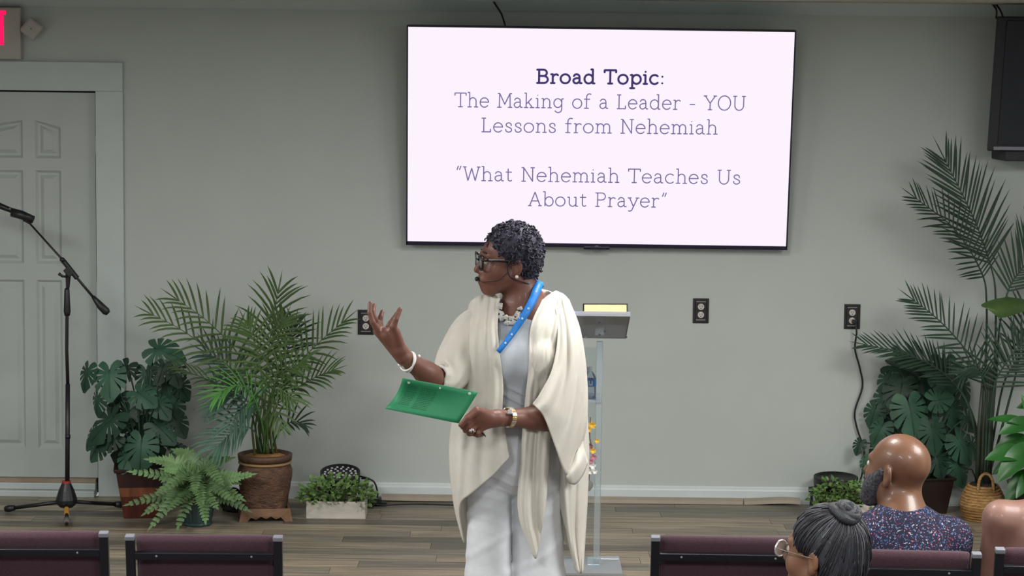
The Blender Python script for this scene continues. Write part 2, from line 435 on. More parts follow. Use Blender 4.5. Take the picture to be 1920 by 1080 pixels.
for py in (272, 546, 800):
    z = zy(py, 183); MB().tube([(DX1-.004, .014, z-.045), (DX1-.004, .014, z+.045)], .006).build('hinge', m_casing, door)
tr = thing('trim_2', (DX1, 0, 0), None, None); tr['kind'] = 'structure'
cw = cx1-DX1
zt = P(150, 116, 0).z
MB().box(((cx1+DX1)/2, -.012, (DZ1)/2+.0), (cw, .024, DZ1)).build('casing_leg', m_casing, tr, bevel=.003)
MB().box((DX0-cw/2, -.012, DZ1/2), (cw, .024, DZ1)).build('casing_leg', m_casing, tr, bevel=.003)
MB().box(((DX0+DX1)/2, -.013, (zt+DZ1)/2), (DX1-DX0+2*cw+.0, .026, zt-DZ1)).build('casing_head', m_casing, tr, bevel=.004)
MB().box(((DX0+DX1)/2, .0905, DZ1/2), (DX1-DX0, .005, DZ1)).build('back_panel', m_black, tr)
th = MB(); th.box(((DX0+DX1)/2, -.01, .016), (DX1-DX0-.03, .09, .032)); th.box(((DX0+DX1)/2, .005, .05), (DX1-DX0-.03, .05, .034)); 
th.build('threshold', m_casing, tr, bevel=.004)
MB().box(((DX0+DX1)/2, .004, .078), (DX1-DX0-.03, .036, .02)).build('sill_strip', M('worn_sill', (150, 136, 116), .6), tr)

# ------------------------------------------------------------------ exit sign with its lamp head
es = thing('exit_sign', P(-30, 110, -.03), 'white exit sign with glowing red letter above the door', 'sign')
a0, a1 = P(38, 14, -.05), P(38, 111, -.05); xL = a0.x-.33
m_sign = M('sign_plastic', (176, 172, 166), .5, var=.03)
MB().box(((xL+a0.x)/2, -.026, (a0.z+a1.z)/2), (a0.x-xL, .05, a0.z-a1.z)).build('housing', m_sign, es, bevel=.006)
m_red = EM('exit_red', (255, 22, 84), 1.5)
zT, zB = P(5, 20, -.053).z, P(5, 84, -.053).z; xr = P(11, 50, -.053).x; sw = .019; H_ = zT-zB
def bar(x0, x1, z0, z1, rot=None): return MB().box(((x0+x1)/2, -.053, (z0+z1)/2), (x1-x0, .003, z1-z0), rot)
t_ = bar(xr-.066, xr, zT-sw, zT); t_.box((xr-.033+.011, -.053, (zT+zB)/2), (sw, .003, H_)); t_.build('letter_t', m_red, es)
bar(xr-.1, xr-.1+sw, zB, zT).build('letter_i', m_red, es)
x_ = MB(); 
for sg in (-1, 1): x_.box((xr-.15, -.053, (zT+zB)/2), (sw, .003, H_*1.02), roty(sg*.42))
x_.build('letter_x', m_red, es)
e_ = bar(xr-.27, xr-.27+sw, zB, zT)
for zz in (zB+sw/2, (zB+zT)/2, zT-sw/2): e_.box((xr-.245, -.053, zz), (.055, .003, sw))
e_.build('letter_e', m_red, es)
lc = P(60, 54, -.06); Rl = roty(math.radians(38)) @ rotx(.0)
MB().box(lc, (.088, .04, .088), Rl).build('lamp_head', m_sign, es, bevel=.012)
MB().ell(lc+Vector((0, -.021, 0)), (.004, .002, .004)).build('screw', m_grey, es)
MB().tube([(a0.x-.005, -.03, lc.z), (lc.x-.03, -.04, lc.z)], .016).build('swivel', m_sign, es)

# ------------------------------------------------------------------ television with slide
TLp, TRp, BLp, BRp = P(762, 47, -.195), P(1493, 57.5, -.195), P(762, 459, -.07), P(1476, 468.5, -.07)
ox = ((TLp+BLp)/2); ux = ((TRp+BRp)/2-ox); TW = ux.length; ux.normalize()
vy = ((TLp+TRp)/2-(BLp+BRp)/2); TH = vy.length; vy = (vy-ux*vy.dot(ux)).normalized(); nz_ = ux.cross(vy)      # nz_ points to the hall
tc_ = (TLp+TRp+BLp+BRp)/4
Rt = Matrix((ux, vy, nz_)).transposed()
tv = thing('television', tc_+Vector((0, .1, -TH/2)), 'large wall-mounted flat television showing a white text slide', 'television')
def T3(u, v, w=0): return tc_+Rt @ Vector((u, v, w))
TVB = M('tv_bezel', (26, 20, 48), .35, var=.05)
b = MB(); bz = .0075
b.box(T3(0, 0, -.022), (TW, TH, .04), Rt)
b.build('casing', M('tv_back', (18, 18, 22), .5), tv, bevel=.003)
f = MB()
for (u, v, su, sv) in ((0, TH/2-bz/2, TW, bz), (0, -TH/2+.0095, TW, .019), (-TW/2+bz/2, 0, bz, TH), (TW/2-bz/2, 0, bz, TH)): f.box(T3(u, v, .002), (su, sv, .008), Rt)
f.build('bezel', TVB, tv)
MB().box(T3(-.0, -TH/2-.003, -.002), (.13, .016, .02), Rt).build('sensor_bar', TVB, tv, bevel=.003)
MB().box(T3(.0, -TH/2+.008, .0065), (.016, .004, .001), Rt).build('emblem', m_grey, tv)
scr = MB().box(T3(0, .006, -.002), (TW-2*bz, TH-.026, .004), Rt).build('screen', EM('screen_glow', (253, 243, 255), 1.0), tv)
wm = MB()
wm.box((tc_.x-.35, -.03, tc_.z), (.05, .05, .5)); wm.box((tc_.x+.35, -.03, tc_.z), (.05, .05, .5)); wm.box((tc_.x, -.075, tc_.z), (.9, .06, .12))
wm.build('wall_bracket', m_metal, tv)
# stroke lettering (slab serif drawn from strokes)
def arc(cx, cy, rx, ry, a0, a1, n=16): return [(cx+rx*math.cos(math.radians(a)), cy+ry*math.sin(math.radians(a))) for a in np.linspace(a0, a1, n)]
def sp(pts, n=18): return [tuple(p[:2]) for p in cat([(x, y, 0) for x, y in pts], n)]
XH = .66
def flag(x, y=XH, l=.11): return [(x-l, y), (x, y)]
def foot(x, s=.12): return [(x-s, 0), (x+s, 0)]
GL = {
 'B': (.76, [[(.13, 0), (.13, 1)], [(0, 1), (.42, 1)]+arc(.42, .765, .22, .235, 90, -90)+[(.13, .53)], [(.42, .53)]+arc(.44, .265, .27, .265, 90, -90)+[(0, 0)]]),
 'r': (.5, [[(.14, 0), (.14, XH)], flag(.14), foot(.14), arc(.36, .4, .22, .26, 180, 70)+[(.48, .6)]]),
 'o': (.68, [arc(.33, .33, .31, .34, 0, 360, 28)]),
 'a': (.62, [sp([(.08, .54), (.16, .65), (.29, .675), (.42, .6), (.46, .45)], 14)+[(.46, .1), (.5, .01), (.6, .01)], sp([(.46, .39), (.24, .38), (.08, .29), (.06, .14), (.15, .02), (.3, .0), (.46, .14)], 20)]),
 'd': (.72, [arc(.31, .33, .28, .34, 0, 360, 26), [(.58, 0), (.58, 1.05)], flag(.58, 1.05), [(.58, 0), (.7, 0)]]),
 'T': (.76, [[(0, .84), (0, 1), (.76, 1), (.76, .84)], [(.38, 0), (.38, 1)], foot(.38, .14)]),
 'p': (.72, [[(.13, -.33), (.13, XH)], flag(.13), [(.0, -.33), (.27, -.33)], arc(.41, .33, .28, .34, 0, 360, 26)]),
 'i': (.28, [[(.14, 0), (.14, XH)], flag(.14), foot(.14), [(.135, .9), (.145, .9)]]),
 'c': (.6, [arc(.33, .33, .3, .34, 48, 315, 24)]),
 ':': (.26, [[(.1, .05), (.11, .05)], [(.1, .55), (.11, .55)]]),
 'h': (.7, [[(.13, 0), (.13, 1.05)], flag(.13, 1.05), foot(.13), arc(.35, .42, .22, .25, 180, 0)+[(.57, 0)], foot(.57)]),
 'n': (.7, [[(.13, 0), (.13, XH)], flag(.13), foot(.13), arc(.35, .42, .22, .25, 180, 0)+[(.57, 0)], foot(.57)]),
 'm': (1.06, [[(.13, 0), (.13, XH)], flag(.13), foot(.13), arc(.33, .43, .2, .24, 180, 0)+[(.53, 0)], foot(.53), arc(.73, .43, .2, .24, 180, 0)+[(.93, 0)], foot(.93)]),
 'e': (.64, [[(.03, .36), (.61, .36)]+arc(.32, .33, .29, .34, 5, 320, 26)]),
 'M': (.96, [[(.11, 0), (.13, 1), (.48, .22), (.83, 1), (.85, 0)], foot(.11), foot(.85), flag(.13, 1), [(.83, 1), (.95, 1)]]),
 'k': (.66, [[(.13, 0), (.13, 1.05)], flag(.13, 1.05), foot(.13), [(.13, .26), (.5, XH)], [(.27, .4), (.56, 0)], foot(.5, .1), foot(.57, .1)]),
 'g': (.7, [arc(.3, .35, .27, .32, 0, 360, 26), [(.57, XH), (.57, -.1)]+arc(.33, -.1, .24, .24, 0, -150, 14), [(.57, XH), (.69, XH)]]),
 'f': (.44, [[(.17, 0), (.17, .82)]+arc(.36, .82, .19, .23, 180, 60, 10), [(.02, XH), (.38, XH)], foot(.17, .14)]),
 'L': (.64, [[(.02, 1), (.26, 1)], [(.14, 1), (.14, 0)], [(.02, 0), (.58, 0), (.58, .2)]]),
 '-': (.42, [[(.05, .36), (.37, .36)]]),
 'Y': (.82, [[(.07, 1), (.41, .47), (.75, 1)], [(.41, .47), (.41, 0)], foot(.41), [(-.02, 1), (.17, 1)], [(.65, 1), (.84, 1)]]),
 'O': (.92, [arc(.45, .5, .42, .52, 0, 360, 34)]),
 'U': (.88, [[(.13, 1), (.13, .34)]+arc(.43, .34, .3, .36, 180, 360)+[(.73, 1)], [(.02, 1), (.24, 1)], [(.62, 1), (.84, 1)]]),
 's': (.5, [sp([(.42, .47), (.4, .6), (.26, .675), (.1, .6), (.1, .45), (.25, .35), (.42, .25), (.43, .08), (.26, -.01), (.1, .05), (.06, .19)], 26)]),
 'N': (.86, [[(.13, 0), (.13, 1), (.71, 0), (.71, 1)], foot(.13), flag(.13, 1), [(.6, 1), (.82, 1)]]),
 'W': (1.06, [[(.07, 1), (.29, 0), (.53, .9), (.76, 0), (.99, 1)], [(-.02, 1), (.17, 1)], [(.89, 1), (1.07, 1)]]),
 't': (.44, [[(.16, .88), (.16, .14)]+arc(.29, .14, .13, .14, 180, 320, 8), [(.02, XH), (.38, XH)]]),
 'A': (.84, [[(.07, 0), (.42, 1), (.77, 0)], [(.19, .36), (.65, .36)], foot(.08, .1), foot(.76, .1)]),
 'b': (.7, [[(.13, 0), (.13, 1.05)], flag(.13, 1.05), arc(.4, .33, .27, .34, 0, 360, 26)]),
 'u': (.72, [[(.13, XH), (.13, .24)]+arc(.35, .24, .22, .25, 180, 360)+[(.57, XH)], [(.57, XH), (.57, 0), (.69, 0)], flag(.13), flag(.57)]),
 'P': (.7, [[(.13, 0), (.13, 1)], [(0, 1), (.4, 1)]+arc(.4, .74, .24, .26, 90, -90)+[(.13, .48)], foot(.13)]),
 'y': (.66, [[(.08, XH), (.34, .02)], [(.6, XH), (.24, -.25), (.12, -.33), (.02, -.3)], [(-.02, XH), (.18, XH)], [(.5, XH), (.7, XH)]]),
 'q': (.4, [[(.18, 1.05), (.1, .8)], [(.34, 1.05), (.26, .8)]]),
 ' ': (.36, []),
}
def ribbon(b, pl, w, TF):
    for (x0, y0), (x1, y1) in zip(pl[:-1], pl[1:]):
        d = math.hypot(x1-x0, y1-y0)
        if d < 1e-6: continue
        nx, ny = -(y1-y0)/d*w/2, (x1-x0)/d*w/2
        b.add([TF(x0+nx, y0+ny), TF(x0-nx, y0-ny), TF(x1-nx, y1-ny), TF(x1+nx, y1+ny)], [(0, 1, 2, 3)])
    for (x, y) in pl: b.add([TF(x+w/2*math.cos(a), y+w/2*math.sin(a)) for a in np.arange(6)*PI/3], [tuple(range(6))])
m_txt = EM('slide_ink', (118, 104, 158), 1.0); m_txb = EM('slide_ink_bold', (66, 54, 108), 1.0)
def txt_line(s, px0, px1, pyb0, pyb1, cap, wt, mat_):
    # where the line sits on the screen, in the television's own axes
    def uv(px, py):
        d = ray(px, py); t = (tc_-CAM).dot(nz_)/d.dot(nz_); q = CAM+d*t-tc_; return q.dot(ux), q.dot(vy)
    (u0, v0), (u1, v1) = uv(px0, pyb0), uv(px1, pyb1); gap = .12 if wt < .1 else .14
    adv = sum(GL[c][0]+gap for c in s)-gap; sx = (u1-u0)/adv; h = cap
    x = 0; b = MB()
    for c in s+' ':
        if c == ' ' and b.v: b.build('word', mat_, scr); b = MB()
        for pl in GL[c][1]:
            ribbon(b, [((x+p[0])*sx/h, p[1]) for p in pl], wt, lambda X, Y: T3(u0+X*h, v0+(v1-v0)*(X*h/(u1-u0))+Y*h, .0012))
        x += GL[c][0]+gap
txt_line('Broad Topic:', 1007, 1246, 155.5, 157.5, .066, .165, m_txb)
txt_line('The Making of a Leader - YOU', 853, 1398, 200, 206.5, .0685, .083, m_txt)
txt_line('Lessons from Nehemiah', 903, 1345, 247, 251.5, .0685, .083, m_txt)
txt_line('qWhat Nehemiah Teaches Us', 854, 1388, 338, 345, .0685, .083, m_txt)
txt_line('About Prayerq', 991, 1250, 385.5, 388.5, .0685, .083, m_txt)
# cable from the ceiling to the television
def cable(name, pts, r, label, n=20, parent=None, mat_=None, cat_='cable'):
    pts = cat([tuple(p) for p in pts], n); b = MB().tube(pts, r, 6)
    if parent is not None: return b.build(name, mat_ or m_black, parent, smooth=True)
    return tag(b.build(name, mat_ or m_black, None, smooth=True, origin=pts[-1]), label, cat_)
cable('power_cable', [P(920, -6, -.02), P(930, 10, -.062), P(940, 26, -.10), P(947, 47, -.19), P(950, 60, -.16)], .005, 'thin black cable dropping from the ceiling to the television top')

# ------------------------------------------------------------------ wall speaker
sp_c = P(1857, 160, -.34); x0 = sp_c.x; zt_, zb_ = P(1900, 31, -.34).z, P(1900, 284, -.34).z
spk = thing('loudspeaker', (x0+.2, -.2, zb_), 'big black loudspeaker mounted high on the wall above the tall palm', 'speaker')
m_spk = M('speaker_cabinet', (27, 29, 35), .6, var=.1, bump=.15, bscale=300); m_grl = M('speaker_grille', (36, 39, 48), .55, var=.1, bump=.5, bscale=500)
tl = .045
def quad(y, s0, s1, zb__, zt__): return [(x0+s0, y, zb__), (x0+s1, y, zb__), (x0+s1+0.0, y-tl, zt__), (x0+s0+.016, y-tl, zt__)]
b = MB().hexa(quad(-.31, .0, .40, zb_, zt_), quad(-.05, .07, .33, zb_, zt_)); b.f = [f[::-1] for f in b.f]
b.build('cabinet', m_spk, spk, bevel=.008)
b = MB().hexa(quad(-.318, .05, .38, zb_+.03, zt_-.02), quad(-.305, .05, .38, zb_+.03, zt_-.02)); b.f = [f[::-1] for f in b.f]
b.build('grille', m_grl, spk, bevel=.004)
MB().box((x0+.2, -.315, zb_+.014), (.34, .012, .016)).build('trim_strip', m_grey, spk)
b = MB().box((x0+.19, -.16, zb_-.024), (.2, .3, .05)); b.box((x0+.19, -.02, zb_+.06), (.14, .04, .22)); b.build('wall_mount', m_spk, spk, bevel=.006)
cable('speaker_cable', [P(1858, 4, -.05), P(1868, 18, -.1), P(1868, 34, -.3)], .005, 'left thin black cable from the ceiling to the loudspeaker')
cable('speaker_cable', [P(1866, 6, -.05), P(1876, 20, -.12), P(1882, 36, -.3)], .005, 'right thin black cable from the ceiling to the loudspeaker')

# ------------------------------------------------------------------ wall outlets
m_plate = M('dark_bronze_plate', (50, 48, 48), .35, metal=.3, var=.1); m_rec = M('receptacle_white', (196, 190, 186), .5, var=.03)
def outlet(px, py, label, wpx=30, hpx=47):
    c = P(px, py, 0); s_ = 1/S(0); W_, H2 = wpx*s_, hpx*s_
    o = thing('wall_outlet', c, label, 'outlet', 'outlets on the back wall')
    def ring(i, yy): return [(c.x-W_/2+i, yy, c.z-H2/2+i), (c.x+W_/2-i, yy, c.z-H2/2+i), (c.x+W_/2-i, yy, c.z+H2/2-i), (c.x-W_/2+i, yy, c.z+H2/2-i)]
    b = MB(); R_ = [ring(0, 0), ring(0, -.006), ring(.006, -.009), ring(.010, -.009), ring(.014, -.005)]
    vs = [p for r in R_ for p in r]; fs = [(4*k+i, 4*k+(i+1) % 4, 4*k+4+(i+1) % 4, 4*k+4+i) for k in range(4) for i in range(4)]+[(16, 17, 18, 19)]
    b.add(vs, fs).build('cover_plate', m_plate, o)
    for sg in (1, -1):
        zc = c.z+sg*.0205
        r = MB().lathe((c.x, -.0045, zc), [(.0165, 0), (.0165, .005), (.0155, .006)], 20, axis=(0, -1, 0)).build('receptacle', m_rec, o)
        k = MB(); k.box((c.x-.006, -.0108, zc+.003), (.0022, .001, .008)); k.box((c.x+.006, -.0108, zc+.003), (.0022, .001, .008)); k.ell((c.x, -.0108, zc-.008), (.0026, .0008, .0026), 8, 5)
        k.build('slots', m_black, r)
    for sg in (1, -1): MB().box((c.x, -.0072, c.z+sg*(H2/2-.0165)), (W_*.62, .004, .006)).build('raised_bar', m_grey, o, bevel=.001)
    return o, c
outlet(686, 604, 'dark bronze wall outlet behind the speaking woman\'s raised hand')
outlet(1314, 582.5, 'dark bronze empty wall outlet between lectern and right-hand plants')
o3, c3 = outlet(1597.5, 593.5, 'dark bronze wall outlet with a black plug and cord in it')
pc = thing('wall_cable', (c3.x, -.03, c3.z-.03), 'black power cord hanging from the wall outlet to the floor spotlight', 'cable')
MB().box((c3.x+.008, -.03, c3.z-.023), (.022, .036, .02), roty(.3)).build('plug', m_black, pc, bevel=.004)
cable('cord', [(c3.x+.012, -.045, c3.z-.03), P(1606, 625, -.05), P(1603, 655, -.03), P(1612, 690, -.022), P(1617, 725, -.022), P(1603, 770, -.022), P(1606, 800, -.022), P(1620, 845, -.025), P(1618, 880, -.05), P(1612, 905, -.09)], .0052, '', 50, pc)
# ------------------------------------------------------------------ microphone stand and microphone
sy = G(125, 968).y
def Q(px, py, d=0): return P(px, py, sy+d)
ms = thing('microphone_stand', (Q(125, 968).x, sy, 0), 'black tripod microphone stand with boom arm in front of the white door', 'stand')
MB().tube([Q(126, 940), Q(127, 720)], .0115, 12).build('lower_pole', m_metal, ms, smooth=True)
MB().tube([Q(127, 720), Q(125, 655), Q(126, 560), Q(127, 538)], .0085, 10).build('upper_pole', m_metal, ms, smooth=True)
MB().tube([Q(127, 822), Q(127, 815)], .0135, 12).build('pole_ring', m_black, ms, smooth=True)
MB().lathe(Q(126, 592), [(.013, 0), (.0175, .02), (.0155, .06), (.013, .125), (.009, .135)], 14).build('clutch_grip', m_black, ms, smooth=True)
MB().lathe(Q(126, 545), [(.009, 0), (.009, .006)], 12).build('chrome_ring', M('chrome', (170, 170, 175), .2, metal=1), ms)
b = MB().tube([Q(127, 540), Q(128, 512)], [.009, .014], 10); b.box(Q(129, 510), (.03, .03, .045), roty(-.7)); b.tube([Q(118, 488), Q(145, 522)], .0125, 10)
b.build('boom_joint', m_black, ms, bevel=.003)
b = MB().tube([Q(126, 519, -.02), Q(117, 518, -.03), Q(110, 513, -.035)], [.005, .006, .008], 8); b.build('wing_knob', m_black, ms, smooth=True)
MB().ell(Q(117, 487, -.01), (.014, .012, .012), 10, 6).build('boom_lock', m_black, ms, smooth=True)
MB().tube([Q(55, 418), Q(118, 488), Q(145, 522), Q(178, 561)], [.0045, .0055, .0065, .0065], 8).build('boom_arm', m_metal, ms, smooth=True)
MB().tube([Q(174, 556), Q(180, 563), Q(188, 573), Q(199, 584), Q(203, 588)], [.009, .0135, .0185, .02, .012], 14).build('counterweight', m_black, ms, smooth=True)
hz = .0
MB().lathe(Vector((ms.location.x, sy, .045)), [(.030, 0), (.05, .02), (.052, .04), (.038, .085), (.020, .125)], 18).build('tripod_hub', m_black, ms, smooth=False, bevel=.002)
MB().lathe(Vector((ms.location.x, sy, .165)), [(.022, 0), (.022, .012)], 16).build('red_collar', M('red_collar', (150, 52, 44), .4), ms)
for (px, py) in ((10, 961), (232, 953), (125, 988)):
    g = G(px, py); a_ = Vector((ms.location.x, sy, .075)); e_ = g+Vector((0, 0, .018)); lg = MB().tube([a_, e_], .0095, 8).build('leg', m_metal, ms, smooth=True)
    dirn = (e_-a_).normalized()
    MB().tube([e_-dirn*.05, e_-dirn*.02, e_], [.0135, .018, .014], 10).build('rubber_foot', m_black if px != 125 else M('worn_rubber', (90, 84, 80), .7), lg, smooth=True)
    if px == 125: MB().tube([a_+(e_-a_)*.35, a_+(e_-a_)*.62], .0125, 8).build('yellow_tape', M('yellow_tape', (176, 128, 44), .5), lg)
MB().tube([Q(44, 412), Q(50, 414), Q(58, 420)], [.008, .009, .006], 8).build('swivel_mount', m_black, ms, smooth=True)
MB().tube([Q(22, 398, -.0), Q(40, 403), Q(63, 412)], [.0215, .022, .018], 14).build('microphone_clip', m_black, ms, smooth=True)
mic = thing('microphone', Q(-10, 386), 'black microphone held in the clip of the boom stand', 'microphone')
MB().tube([Q(40, 402, -.002), Q(10, 390), Q(-30, 374)], [.011, .0135, .0185], 14).build('handle', M('mic_body', (38, 38, 42), .35, metal=.5), mic, smooth=True)
MB().ell(Q(-44, 368), (.027, .025, .027), 14, 10).build('grille_head', m_grl, mic, smooth=True)
MB().tube([Q(17, 391, -.016), Q(20, 392, -.016)], .004, 6).build('switch', m_grey, mic)

# ------------------------------------------------------------------ leaves
def rot_to(nrm, tip):
    n = Vector(nrm).normalized(); t = Vector(tip); t = (t-n*t.dot(n)).normalized(); return Matrix((t.cross(n), t, n)).transposed()
def frond(b, pts, L0, n, w=.012, up=(0, -.4, 1), start=.22, droop=.25, ang=(60, 25), lf=None, rnd=None, rr=.005, seg=4, vee=.25):
    """feather frond: rachis along pts plus paired narrow leaflets"""
    rnd = rnd or random.Random(len(b.v)); pts = [Vector(p) for p in cat(pts, 24)]
    b.tube(pts, [rr*(1-.75*i/23) for i in range(24)], 5)
    up = Vector(up).normalized()
    for i in range(n):
        t = start+(1-start)*(i+.5)/n
        x = t*23; k = min(int(x), 22); p = pts[k].lerp(pts[k+1], x-k); tg = (pts[k+1]-pts[max(k-1, 0)]).normalized()
        side = tg.cross(up).normalized(); nr = side.cross(tg)
        s_ = (t-start)/(1-start); ln = L0*(lf(s_) if lf else (.45+.75*math.sin(PI*(.18+.72*s_))))
        an = math.radians(ang[0]+(ang[1]-ang[0])*s_)
        for sg in (-1, 1):
            l_ = ln*(.85+.3*rnd.random()); a_ = an*(.9+.2*rnd.random())
            d = tg*math.cos(a_)+side*sg*math.sin(a_)+nr*(vee*(.6+.8*rnd.random())); d.normalize()
            wv = d.cross(nr).normalized(); q = []; c = p.copy(); dd = d.copy()
            for j in range(seg+1):
                f_ = j/seg; ww = w*(.35+1.1*math.sin(PI*min(1, .18+.8*f_)))*(1 if j < seg else .12)
                q.append((c-wv*ww/2, c+nr*ww*.22, c+wv*ww/2)); dd = (dd+Vector((0, 0, -droop*.5*(f_+.2)))).normalized(); c = c+dd*l_/seg
            b.grid(q)
    p, tg = pts[-1], (pts[-1]-pts[-3]).normalized(); wv = tg.cross(up).normalized()
    b.grid([(p-wv*w*.4, p, p+wv*w*.4), (p+tg*L0*.3-wv*w*.4, p+tg*L0*.3, p+tg*L0*.3+wv*w*.4), (p+tg*L0*.6, p+tg*L0*.6, p+tg*L0*.6)])
    return b
def monstera(b, c, size, nrm, tip, rnd, slits=(38, 66, 94, 122), bend=.25, stem=None):
    """heart shaped leaf with deep slits"""
    Rm = rot_to(nrm, tip); c = Vector(c); ol = []
    def R(t):
        a = abs(t); r = .5*(1.0-.12*math.sin(a*1.2))+.10*math.exp(-(a/.25)**2); 
        if a > 2.6: r *= 1-.75*((a-2.6)/.54)**1.3
        return r*(.86+.14*math.cos(a))
    angs = []
    for sg in (-1, 1):
        for s_ in slits:
            a0 = math.radians(s_+rnd.uniform(-4, 4))*sg
            for da, f_ in ((-.11, 1.0), (-.07, .95), (-.016, .34+rnd.random()*.12), (.016, .34), (.065, .93), (.10, 1.0)): angs.append((a0+da, f_))
    have = sorted(a for a, _ in angs)
    for t in np.linspace(-PI, PI, 40):
        if all(abs(t-h) > .09 for h in have): angs.append((float(t), 1.0))
    angs.sort(); n = len(angs)
    def pt(a, r):
        u, v = math.sin(a)*r*.95, math.cos(a)*r
        z = -bend*(abs(u)**1.6)*1.3-bend*1.1*max(v, 0)**2+.04*math.cos(v*9)*abs(u)
        return c+Rm @ (Vector((u, v+.0, z))*size)
    vs = [pt(0, 0)+Rm @ Vector((0, 0, .004))]; 
    for (a, f_) in angs: vs.append(pt(a, R(a)*.36*min(1, f_+.15)))
    for (a, f_) in angs: vs.append(pt(a, R(a)*f_))
    fs = []
    for i in range(n):
        j = (i+1) % n; fs.append((0, 1+i, 1+j)); fs.append((1+i, 1+n+i, 1+n+j, 1+j))
    b.add(vs, fs)
    b.tube([pt(PI, .1)+Rm @ Vector((0, 0, .004)), pt(0, .05)+Rm @ Vector((0, 0, .004)), pt(0, .3)+Rm @ Vector((0, 0, .003)), pt(0, .5)], [.0035, .003, .002, .001], 5)
    if stem is not None:
        s0 = pt(PI, .1); b.tube(cat([s0, (s0+Vector(stem))/2+Vector((0, .0, .05)), stem], 8), .004, 5)
    return b
def blade(b, base, tip, w, nrm, arch=.1, fold=.2, n=9, stem=None):
    base, tip = Vector(base), Vector(tip); ax = tip-base; L_ = ax.length; t = ax.normalized(); nrm = Vector(nrm); nrm = (nrm-t*nrm.dot(t)).normalized(); sd = t.cross(nrm); q = []
    for i in range(n):
        f_ = i/(n-1); c = base+ax*f_+nrm*(arch*L_*math.sin(PI*f_)); ww = w*math.sin(PI*min(1, .06+.9*f_**.8))*(1 if i < n-1 else .05)
        q.append([c-sd*ww/2+nrm*fold*ww*.5, c-sd*ww/4+nrm*fold*ww*.2, c, c+sd*ww/4+nrm*fold*ww*.2, c+sd*ww/2+nrm*fold*ww*.5])
    b.grid(q)
    if stem is not None: b.tube(cat([base+ax*.05, (base+Vector(stem))/2+Vector((0, 0, .03)), stem], 8), .004, 5)
    return b
GM1 = M('monstera_leaf', (42, 72, 55), .5, spec=.3, var=.3, scale=9, objrand=.5, bump=.15, bscale=30)
GP1 = M('palm_leaflet', (72, 96, 54), .55, spec=.3, var=.3, scale=7, objrand=.3)
GP1b = M('palm_leaflet_bright', (84, 146, 66), .55, var=.2, scale=7)
GP1c = M('palm_leaflet_blue', (66, 98, 80), .55, var=.2, scale=7, objrand=.2)
GP2 = M('tall_palm_leaflet', (46, 66, 52), .5, spec=.3, var=.25, scale=7, objrand=.2)
GF = M('fern_leaf', (98, 128, 82), .5, var=.3, scale=14, objrand=.25)
GB = M('peace_lily_leaf', (46, 104, 44), .35, var=.3, scale=8, objrand=.25)
GC = M('boxed_leaf', (96, 128, 66), .45, var=.55, scale=30)
m_soil = M('dark_soil', (40, 33, 28), .95, var=.3, scale=60, bump=.5)
m_stem = M('green_stem', (92, 104, 52), .5, var=.2)

# ------------------------------------------------------------------ left monstera in a square tapered pot
def striped_wood():
    m = M('striped_wood_pot', (84, 44, 34), .35, var=.35, scale=5, stretch=(8, 8, 1)); nt = m.node_tree; N = nt.nodes; L = nt.links; b = N['Principled BSDF']
    src = b.inputs['Base Color'].links[0].from_socket; geo = N.new('ShaderNodeTexCoord'); sx = N.new('ShaderNodeSeparateXYZ'); L.new(geo.outputs['Object'], sx.inputs[0])
    cr = N.new('ShaderNodeValToRGB'); cr.color_ramp.interpolation = 'CONSTANT'; e = cr.color_ramp.elements; e[0].color = lin((236, 188, 176)); e[1].position = .31; e[1].color = lin((150, 142, 140))
    k = e.new(.22); k.color = (1.9, 2.3, 1.5, 1)
    mr = N.new('ShaderNodeMapRange'); mr.inputs[2].default_value = .5; L.new(sx.outputs[2], mr.inputs[0]); L.new(mr.outputs[0], cr.inputs[0])
    mx = N.new('ShaderNodeMix'); mx.data_type = 'RGBA'; mx.blend_type = 'MULTIPLY'; mx.inputs[0].default_value = 1; L.new(src, mx.inputs[6]); L.new(cr.outputs[0], mx.inputs[7]); L.new(mx.outputs[2], b.inputs['Base Color']); return m
m_pot1 = striped_wood()
def square_pot(loc, w0, w1, h, rz, mat_, parent):
    R_ = rotz(rz); loc = Vector(loc)
    def rg(w, z): return [loc+R_ @ Vector((x*w/2, y*w/2, z)) for x, y in ((-1, -1), (1, -1), (1, 1), (-1, 1))]
    rings = [rg(w0, 0), rg(w0+(w1-w0)*.93, h*.93), rg(w1*1.05, h*.93), rg(w1*1.09, h), rg(w1*.93, h), rg(w1*.9, h*.88)]
    vs = [p for r in rings for p in r]; fs = [(3, 2, 1, 0)]+[(4*k+i, 4*k+(i+1) % 4, 4*k+4+(i+1) % 4, 4*k+4+i) for k in range(5) for i in range(4)]
    p = MB().add(vs, fs).build('pot', mat_, parent, bevel=.003)
    MB().add(rg(w1*.905, h*.885), [(0, 1, 2, 3)]).build('soil', m_soil, parent); return p
def leafset(root, base, L_, mat_, Y0, rnd, name='leaf'):
    for (px, py, s_, nx, nz, tx, tz, dy) in L_:
        c = P(px, py, Y0+dy); size = 1.12*s_/S(Y0)
        st = Vector(base)+Vector((rnd.uniform(-.02, .02), rnd.uniform(-.02, .02), 0))
        monstera(MB(), c, size, (nx, -1, nz), (tx, -.25, tz), rnd, stem=st, bend=rnd.uniform(.25, .55)).build(name, mat_, root, smooth=True)
rnd = random.Random(11)
g1 = G(265, 968); my = g1.y
mon = thing('monstera_plant', (g1.x, my, 0), 'dark green split-leaf plant in a square striped wooden pot beside the door', 'plant')
sc1 = S(my); pw1, pw0, ph = 92/sc1, 62/sc1, 97/sc1
square_pot((P(262, 968, my).x, my+.03, 0), pw0, pw1, ph, .16, m_pot1, mon)
top1 = Vector((P(268, 880, my).x, my+.03, ph*.9))
